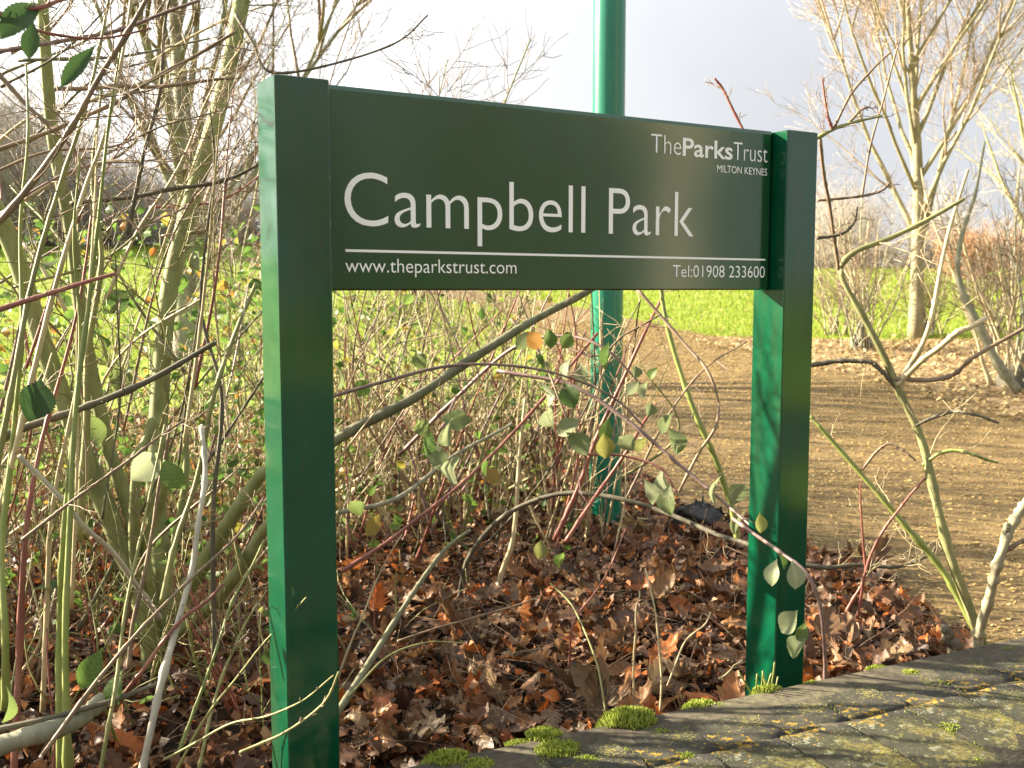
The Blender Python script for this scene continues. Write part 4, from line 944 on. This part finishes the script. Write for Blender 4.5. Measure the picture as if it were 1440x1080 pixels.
# --- generic bare shrub in a place
def shrub(name, label, cat, x, y, n, H, r, mts, lean, spread, twn, twL, twr, leaves=0, leafme=None, leafsize=0.05, group=None, depth=2, seed=0, tmat='brown_twig', rmin=0.0009):
    rg = np.random.default_rng(seed); z0 = float(terrain(x, y)) - 0.05
    t = thing(name, label, cat, (x, y, z0), 0, group); tmb = MB(); tips = []
    for k in range(n):
        b = np.array([rg.normal(0, spread), rg.normal(0, spread), 0]); a = rg.uniform(0, 6.28); l = lean * rg.uniform(0.2, 1.3)
        h = H * rg.uniform(0.55, 1.1)
        Pp = wander(b, (math.cos(a) * l, math.sin(a) * l, 1), h, 12, 0.07, -0.1 * rg.random(), rg)
        rr = r * rg.uniform(0.6, 1.3)
        mb = MB(); tube(mb, Pp, np.linspace(rr, max(rr * 0.4, rmin), 12), 6, 0.03); mb.build('stem', M[mts[int(rg.integers(len(mts)))]], t)
        if twn: twigs_on(tmb, Pp, rr, twn, twL, twr, depth, 0.8, 0.2, 0.2, 4, rg, 0.16, rmin, tips)
    if tmb.n: tmb.build('twigs', M[tmat], t)['kind'] = 'stuff'
    for k in range(leaves):
        p, d = tips[int(rg.integers(len(tips)))] if tips else (Pp[-1], Pp[-1] - Pp[-2])
        leaf_obj(t, p, leafsize * rg.uniform(0.7, 1.3), leafme)
    return t

# dogwood and hazel thicket behind the sign
for k, (x, y, lab) in enumerate((
    (-0.95, 4.7, 'red and olive stemmed shrub seen just right of the left post'),
    (-0.62, 5.2, 'red stemmed dogwood left of the two stumps under the sign'),
    (-0.22, 5.5, 'tan and red stemmed dogwood above the litter near the sign centre'),
    (-0.75, 6.4, 'pale stemmed shrub at the back of the thicket against the lawn'),
    (0.12, 6.6, 'sparse red stemmed dogwood beside the brown path edge, left of the lamp column'),
    (0.22, 5.6, 'thin stemmed dogwood hard against the left side of the lamp column'),
    (-1.5, 6.0, 'olive stemmed shrub hidden partly by the left post'))):
    shrub('dogwood_shrub', lab, 'shrub', x, y, [17, 17, 19, 16, 11, 7, 17][k], [1.4, 1.4, 1.5, 1.7, 1.4, 1.1, 1.7][k], 0.0078, ['red_stem', 'tan_twig', 'tan_twig', 'green_stem', 'pale_bark', 'tan_twig', 'olive_twig'], 0.42, 0.30, 3, 0.45, 0.003,
          [10, 6, 10, 4, 3, 2, 8][k], BRAM_ME, 0.06, 'shrubs behind the sign', 2, 50 + k, 'tan_twig', 0.0016)
# taller bare shrubs whose tops show above the board
for k, (x, y, H, lab) in enumerate(((-1.05, 6.8, 3.2, 'tall bare shrub whose twigs rise above the left half of the board'), (-0.45, 7.6, 2.9, 'bare shrub whose twigs fan out above the board beside the lamp column'), (-2.0, 7.6, 3.9, 'tall bare shrub rising behind the top of the left post'))):
    shrub('tall_shrub', lab, 'shrub', x, y, 7, H, 0.011, ['olive_twig', 'brown_twig', 'hazel_bark'], 0.16, 0.15, 12, 0.7, 0.0035, 0, None, 0.05, 'tall bare shrubs behind the sign', 2, 80 + k, 'brown_twig', 0.0016)
# low thicket left: shoots among the hazel
LEFT = ((-1.25, 2.45, 'dense low shoots beside the pale fallen branch at bottom left', 6, 0.7), (-1.0, 2.75, 'fan of thin green and red shoots between hazel and left post', 13, 0.6), (-2.05, 3.6, 'thin shoots crowding the left edge behind the green stems', 9, 1.7),
        (-1.5, 3.7, 'leafy bramble clump behind the hazel fork', 9, 1.1), (-2.15, 4.2, 'leafy bramble clump at the left edge against the lawn', 11, 1.5), (-1.15, 4.4, 'leafy bramble clump between the hazel and the left post', 10, 1.1), (-0.75, 3.0, 'short shoots half hidden at the foot of the left post', 10, 0.5),
        (-2.7, 5.6, 'yellowing bramble patch farther back at the left', 14, 0.9), (-1.95, 5.4, 'straggly bramble patch behind the thick pale hazel stem', 14, 0.85))
for k, (x, y, lab, n, H) in enumerate(LEFT):
    leafy = k in (3, 4, 5, 7, 8)
    shrub('bramble_clump' if leafy else 'shoot_clump', lab, 'bramble' if leafy else 'shrub', x, y, n, H, 0.0048, ['green_stem', 'red_stem', 'olive_twig', 'green_stem', 'tan_twig'], 0.45, 0.22, 2, 0.35, 0.0026, 34 if leafy else 5, BRAM_ME, 0.062, 'undergrowth left of the sign', 2, 120 + k, 'olive_twig', 0.0013)
# evergreen undergrowth just outside the left edge, throwing dappled shade
for k, (x, y, H) in enumerate(((-2.35, 3.0, 1.35), (-3.0, 3.4, 1.5), (-2.15, 2.45, 1.3))):
    shrub('bramble_clump', ['leafy bush beyond the left edge, nearest the hazel', 'leafy bush beyond the left edge, tallest of them', 'leafy bush beyond the left edge, nearest the camera'][k], 'bramble', x, y, 16, H, 0.006, ['olive_twig', 'brown_twig'], 0.35, 0.3, 6, 0.45, 0.003, 60, BRAM_ME, 0.10, 'undergrowth left of the sign', 2, 160 + k, 'olive_twig', 0.0013)

def stalk_mass(name, label, x, y, h, r, lean, mt, zoff=0.0, cat='undergrowth'):
    n = len(x); k = 5; a = RNG.uniform(0, 6.28, n); l = np.abs(RNG.normal(0, lean, n)); t = np.linspace(0, 1, k)
    bend = RNG.normal(0, 0.35, (n, 2))
    base = np.stack([x, y, terrain(x, y) + zoff * RNG.random(n)], -1)
    P = base[:, None] + np.stack([(np.cos(a) * l)[:, None] * t + bend[:, :1] * t ** 2 * l[:, None], (np.sin(a) * l)[:, None] * t + bend[:, 1:] * t ** 2 * l[:, None], t[None] - 0.3 * l[:, None] * t ** 2], -1) * h[:, None, None]
    P[:, 1:] += RNG.normal(0, 0.02, (n, k - 1, 3)) * h[:, None, None]
    th = np.arange(3) * 2.094; ring = np.stack([np.cos(th), np.sin(th), 0 * th], -1)
    V = P[:, :, None] + ring[None, None] * (r[:, None] * np.linspace(1, 0.5, k)[None])[:, :, None, None]
    i = np.arange(k - 1)[:, None] * 3; j = np.arange(3)[None]; jj = (j + 1) % 3
    Q = np.stack([i + j, i + jj, i + 3 + jj, i + 3 + j], -1).reshape(-1, 4)
    QQ = (Q[None] + (np.arange(n) * 3 * k)[:, None, None]).reshape(-1, 4)
    mb = MB(); mb.add(V.reshape(-1, 3), QQ); return tag(mb.build(name, M[mt]), label, cat, kind='stuff')
def region(n, x0, x1, y0, y1):
    x = RNG.uniform(x0, x1, n); y = RNG.uniform(y0, y1, n); k = x < path_l(y) - 0.15; return x[k], y[k]
for n, mt, lab, hh_, ln in ((320, 'tan_twig', 'dry straw coloured stalks filling the thicket behind the sign', 0.55, 0.5), (150, 'red_stem', 'thin red shoots scattered through the thicket behind the sign', 0.75, 0.35), (140, 'olive_twig', 'thin olive shoots scattered through the thicket behind the sign', 0.7, 0.4)):
    x, y = region(n, -3.2, 0.6, 4.7, 9.5); stalk_mass('undergrowth_stalks', lab, x, y, RNG.uniform(0.3, 1.5, len(x)) * hh_, RNG.uniform(0.002, 0.0045, len(x)), ln, mt)
for n, mt, lab, hh_, ln in ((90, 'tan_twig', 'dry pale stalks tangled low around the hazel foot', 0.5, 0.8), (60, 'green_stem', 'thin green shoots rising around the hazel foot', 0.75, 0.4), (40, 'red_stem', 'thin red shoots rising around the hazel foot', 0.7, 0.45), (110, 'dark_bark', 'dark dead twigs tangled low around the hazel foot', 0.5, 0.9)):
    x, y = region(n, -2.4, -0.70, 3.15, 4.9); stalk_mass('undergrowth_stalks', lab, x, y, RNG.uniform(0.3, 1.4, len(x)) * hh_, RNG.uniform(0.0014, 0.0034, len(x)), ln, mt)
x, y = region(700, -1.0, 1.4, 2.6, 6.0); stalk_mass('fallen_twigs', 'thin dead twigs scattered over the leaf litter', x, y, RNG.uniform(0.05, 0.28, len(x)), RNG.uniform(0.0009, 0.0020, len(x)), 2.6, 'brown_twig', 0.06, 'twigs')
n = 3800; x = RNG.uniform(-3.8, -0.75, n); y = RNG.uniform(3.2, 6.8, n)
o = scatter('ground_cover_leaves', np.stack([x, y, terrain(x, y) + 0.05 + 1.5 * RNG.random(n) ** 1.3], -1), RNG.uniform(0.028, 0.062, n), 1.0, BRAMS, M['bramble_leaf'])
tag(o, 'yellow green bramble leaves covering the ground at the left', 'bramble leaves', kind='stuff')
n = 900; x = RNG.uniform(-1.6, 0.3, n); y = RNG.uniform(4.4, 6.8, n)
o = scatter('ground_cover_leaves', np.stack([x, y, terrain(x, y) + 0.05 + 1.15 * RNG.random(n) ** 1.4], -1), RNG.uniform(0.03, 0.07, n), 0.9, BRAMS, M['bramble_leaf'])
tag(o, 'scattered green leaves low in the thicket behind the sign', 'bramble leaves', kind='stuff')

# loose thin stalks standing in the litter near the wall
for k, (pts, mt) in enumerate((([(892, 985, 2.75), (893, 900, 2.75), (896, 850, 2.78), (900, 830, 2.8)], 'tan_twig'), ([(930, 1000, 2.7), (928, 930, 2.72), (920, 850, 2.75), (908, 800, 2.8)], 'tan_twig'),
      ([(938, 965, 2.75), (960, 905, 2.8), (985, 885, 2.85), (1000, 862, 2.9)], 'tan_twig'), ([(800, 940, 3.0), (806, 880, 3.0), (845, 820, 3.05), (880, 745, 3.1)], 'red_stem'), ([(850, 1000, 2.6), (838, 930, 2.7), (810, 860, 2.9), (775, 820, 3.0)], 'olive_twig'), ([(1010, 955, 2.6), (1030, 940, 2.62), (1045, 930, 2.65)], 'tan_twig'), ([(560, 900, 2.6), (640, 875, 2.7), (700, 860, 2.8), (760, 840, 2.9)], 'brown_twig'), ([(490, 980, 2.2), (540, 925, 2.3), (600, 905, 2.4), (650, 905, 2.5)], 'olive_twig'))):
    log(['pale upright stalk in the litter before the lamp column', 'pale stalk just right of the upright one in the litter', 'pale forked stalk leaning towards the right post', 'dark red stalk rising from the middle of the litter', 'olive stalk slanting left over the litter centre', 'short pale stalk touching the coping by the right post', 'brown stick lying flat across the shaded litter', 'olive shoot curving over the litter by the left post'][k], pts, 3.2, 2, mt, 'stalk', 'dry_stalk', 6)

# ------------------------------------------------------------------ trees
def tree(label, x, y, limbs, H, r, seed, twn, group=None, mt='tree_bark', tmat='tan_twig', fast=0.3, rmin=0.004, fork=0.9, name='bare_tree'):
    rg = np.random.default_rng(seed); z0 = float(terrain(x, y)) - 0.1
    t = thing(name, label, 'tree', (x, y, z0), 0, group); tmb = MB()
    Tk = wander((0, 0, 0), (rg.normal(0, .04), rg.normal(0, .04), 1), H * 0.62, 14, 0.025, 0.0, rg)
    mb = MB(); tube(mb, Tk, r * np.linspace(1.25, 0.35, 14) * np.array([1.25] + [1] * 13), 14, 0.02); mb.build('trunk', M[mt], t)
    for k in range(limbs):
        f_ = fork / (H * 0.62) * 13 + (13 - fork / (H * 0.62) * 13) * (k / limbs) * 0.9; i = min(int(f_), 12)
        p = Tk[i] + (Tk[i + 1] - Tk[i]) * (f_ - i); a = k * 2.4 + rg.uniform(-.5, .5); l = fast * rg.uniform(0.7, 1.5)
        Lm = H * rg.uniform(0.5, 0.75) * (1 - 0.35 * k / limbs)
        Pl = wander(p, (math.cos(a) * l, math.sin(a) * l, 1), Lm, 12, 0.06, 0.12, rg)
        rl = r * rg.uniform(0.3, 0.5) * (1.1 - 0.5 * k / limbs)
        mb = MB(); tube(mb, Pl, np.linspace(rl, max(0.2 * rl, rmin), 12), 8, 0.02); mb.build('limb', M[mt], t)
        for q in range(5):
            i2 = int(rg.integers(2, 10)); d = Pl[i2 + 1] - Pl[i2]; d /= np.linalg.norm(d); aa = rg.uniform(0.35, 0.75)
            Pb = wander(Pl[i2], d * math.cos(aa) + perp(d, rg) * math.sin(aa) + np.array([0, 0, .15]), Lm * rg.uniform(0.35, 0.6), 9, 0.07, 0.15, rg)
            tube(tmb, Pb, np.linspace(rl * 0.45, rmin, 9), 5)
            twigs_on(tmb, Pb, rl * 0.4, twn, H * 0.12, rmin * 1.25, 2, 0.7, 0.2, 0.15, 3, rg, 0.12, rmin)
        twigs_on(tmb, Pl, rl, twn, H * 0.12, rmin * 1.3, 2, 0.7, 0.25, 0.3, 3, rg, 0.12, rmin)
    twigs_on(tmb, Tk, r, twn // 2, H * 0.1, rmin * 1.3, 2, 0.9, 0.3, 0.35, 3, rg, 0.12, rmin)
    tmb.build('crown', M[tmat], t)['kind'] = 'stuff'
    return t
p = on_ground(1288, 476); tree('large bare tree with upswept limbs on the lawn right of the sign', p[0], p[1], 15, 8.5, 0.098, 5, 13, 'bare park trees', mt='pale_tree', tmat='pink_twig', fast=0.5, fork=1.5, rmin=0.0032)
tree('bare multi limbed tree behind the pale hazel stem at upper left', -4.15, 13.0, 12, 8.0, 0.15, 11, 11, 'bare park trees', mt='grey_bark', tmat='brown_twig', fast=0.42, fork=0.5, rmin=0.0032)
tree('bare tree out of frame on the left beside the hazel', -8.5, 12.0, 8, 7.5, 0.16, 12, 6, 'bare park trees', tmat='olive_twig', fast=0.4)
tree('sunlit bare tree out of frame on the right of the sign', 6.6, 0.2, 7, 6.5, 0.27, 13, 6, 'bare park trees', mt='dead_wood', fast=0.35, fork=1.6)
tree('bare tree far right at the edge of the picture', 12.2, 24.0, 9, 7.5, 0.15, 14, 7, 'bare park trees', fast=0.5)

# multi-stemmed shrubs in the bed by the right tree
for k, (px, py, n, H, lab) in enumerate(((1212, 492, 16, 2.3, 'coppiced shrub with dark base right beside the right post'), (1300, 470, 9, 1.3, 'small coppiced shrub at the foot of the large tree'), (1425, 545, 15, 3.0, 'coppiced shrub with thick base at the right edge'), (1175, 470, 8, 1.9, 'thin coppiced shrub half hidden by the right post'), (1392, 480, 12, 2.0, 'coppiced shrub on the lawn side of the bed'))):
    p = on_ground(px, py)
    t = shrub('coppiced_shrub', lab, 'shrub', p[0], p[1], n + 6, H, 0.015, ['grey_bark', 'tan_twig', 'pale_bark', 'brown_twig'], 0.42, 0.12, 8, 0.6, 0.005, 0, None, 0.05, 'coppiced shrubs in the bed', 2, 200 + k, 'brown_twig', 0.0024)
    mb = MB(); R_ = (0.12, 0.08, 0.17, 0.06, 0.10)[k]; tube(mb, [(0, 0, -0.1), (0.01, 0, 0.05), (-0.02, 0.01, 0.16), (0.02, 0, 0.26)], [R_ * 1.2, R_ * 1.1, R_, R_ * 0.55], 12, 0.08); mb.build('stool', M['dark_bark'], t)
p = on_ground(1428, 560)
rs = thing('grey_sapling', 'pale grey stem leaning out left from the thick base at the right edge', 'shrub'); tmb = MB()
px_stem(rs, [(1432, 550, p[1]), (1400, 508, p[1]), (1375, 455, p[1]), (1352, 405, p[1]), (1347, 370, p[1]), (1356, 320, p[1]), (1372, 270, p[1]), (1385, 200, p[1])], 12, 3, M['grey_bark'], n=24, tw=(10, 0.5, 0.004, 2, 0.9, 0.2, 0.3), tmb=tmb)
tmb.build('twigs', M['tan_twig'], rs)['kind'] = 'stuff'

# ------------------------------------------------------------------ far woodland edge and hedge
rg = np.random.default_rng(31)
def far_proto(Wd, n, r):
    mb = MB(); Tk = wander((0, 0, -0.03), (0, 0, 1), 0.6, 5, 0.04, 0, rg); tube(mb, Tk, np.linspace(0.008, 0.003, 5), 4)
    for _ in range(n):
        i = int(rg.integers(1, 5)); b = Tk[i] - np.array([0, 0, 0.12 * rg.random()]); a = rg.uniform(0, 6.28)
        Pp = wander(b, (math.cos(a) * Wd, math.sin(a) * Wd, 0.8), rg.uniform(0.25, 0.5), 4, 0.22, 0.3, rg)
        tube(mb, Pp, np.linspace(r * 1.5, r * 0.8, 4), 3)
        for _ in range(6):
            j = int(rg.integers(1, 4)); Pq = wander(Pp[j], (rg.normal(), rg.normal(), 0.7), rg.uniform(0.08, 0.2), 3, 0.2, 0.2, rg); tube(mb, Pq, r * 0.8, 3)
    return np.concatenate(mb.v), np.concatenate(mb.q), np.concatenate(mb.t)
TALL = [far_proto(0.7, 48, 0.0013) for _ in range(5)]
BUSH = [far_proto(1.3, 70, 0.0045) for _ in range(4)]
def far_put(mb, protos, x, y, H, wide=1.0):
    V, Q, Tt = protos[int(rg.integers(len(protos)))]; a = rg.uniform(0, 6.28); c_, s_ = math.cos(a), math.sin(a)
    W_ = np.stack([(V[:, 0] * c_ - V[:, 1] * s_) * wide, (V[:, 0] * s_ + V[:, 1] * c_) * wide, V[:, 2]], -1) * H
    mb.add(W_ + np.array([x, y, float(terrain(x, y)) - 0.2]), Q, Tt)
mb = MB()
for k in range(95):
    px = -300 + 690 * rg.random(); Y = rg.uniform(46, 66)
    far_put(mb, TALL, (px - 720) / F_PX * Y, Y, np.interp(px, [-260, 40, 130, 260, 380], [12, 10.5, 7.0, 5.5, 5]) * rg.uniform(0.7, 1.1))
for k in range(40):
    px = rg.uniform(1130, 1640); Y = rg.uniform(52, 68); far_put(mb, TALL, (px - 720) / F_PX * Y, Y, rg.uniform(3, 6))
tag(mb.build('distant_wood', M['haze_twig']), 'haze tinted bare woodland edge beyond the far side of the lawn', 'woodland', kind='stuff')
mbh = MB()
for k in range(120):
    px = rg.uniform(-200, 1640); Y = rg.uniform(54, 62); far_put(mbh, BUSH, (px - 720) / F_PX * Y, Y, rg.uniform(1.8, 3.4) * (1.2 if px < 500 else 0.8))
for k in range(150):
    px = rg.uniform(-250, 1640); Y = rg.uniform(56, 58.5); far_put(mbh, BUSH, (px - 720) / F_PX * Y, Y, rg.uniform(0.9, 1.5), 1.6)
tag(mbh.build('distant_hedge', M['haze_twig']), 'low brown hedge along the top of the lawn', 'hedge', kind='stuff')
# the park goes on behind the photographer: a belt of bare trees and scrub
mbb = MB()
for k in range(45):
    a = rg.uniform(-2.6, 0.25); R_ = rg.uniform(13, 24); far_put(mbb, TALL if k % 3 else BUSH, R_ * math.cos(a), R_ * math.sin(a), rg.uniform(5, 9) if k % 3 else rg.uniform(2, 3.2), 1.1)
tag(mbb.build('woodland_belt', M['brown_twig']), 'bare woodland belt behind the photographer', 'woodland', kind='stuff')
rust = MB()
for k in range(9):
    px = rg.uniform(1335, 1480); Y = rg.uniform(40, 46); far_put(rust, BUSH, (px - 720) / F_PX * Y, Y, rg.uniform(2.0, 3.0))
# fallen leaves blown onto the lawn
n = 2500; y = 15 + 25 * rg.random(n) ** 1.5; x = (rg.random(n) * 1.2 - 0.65) * y * 0.85; k = (x > path_r(y)) | (x < path_l(y))
o = scatter('lawn_leaves', np.stack([x, y, terrain(x, y) + 0.04], -1)[k], rg.uniform(0.04, 0.09, k.sum()), 0.4, FR, M['bed_leaf']); tag(o, 'stray dry leaves blown onto the lawn', 'leaves', kind='stuff')
M['rust_twig'] = bark('rust_twig', (0.26, 0.14, 0.08), (0.40, 0.23, 0.13), (0.50, 0.34, 0.20), 6, 0.1)
tag(rust.build('rusty_thicket', M['rust_twig']), 'rust coloured thicket on the lawn at the right edge', 'thicket', kind='stuff')
print('verts', sum(len(o.data.vertices) for o in col.objects if o.type == 'MESH'), 'objects', len(col.objects))
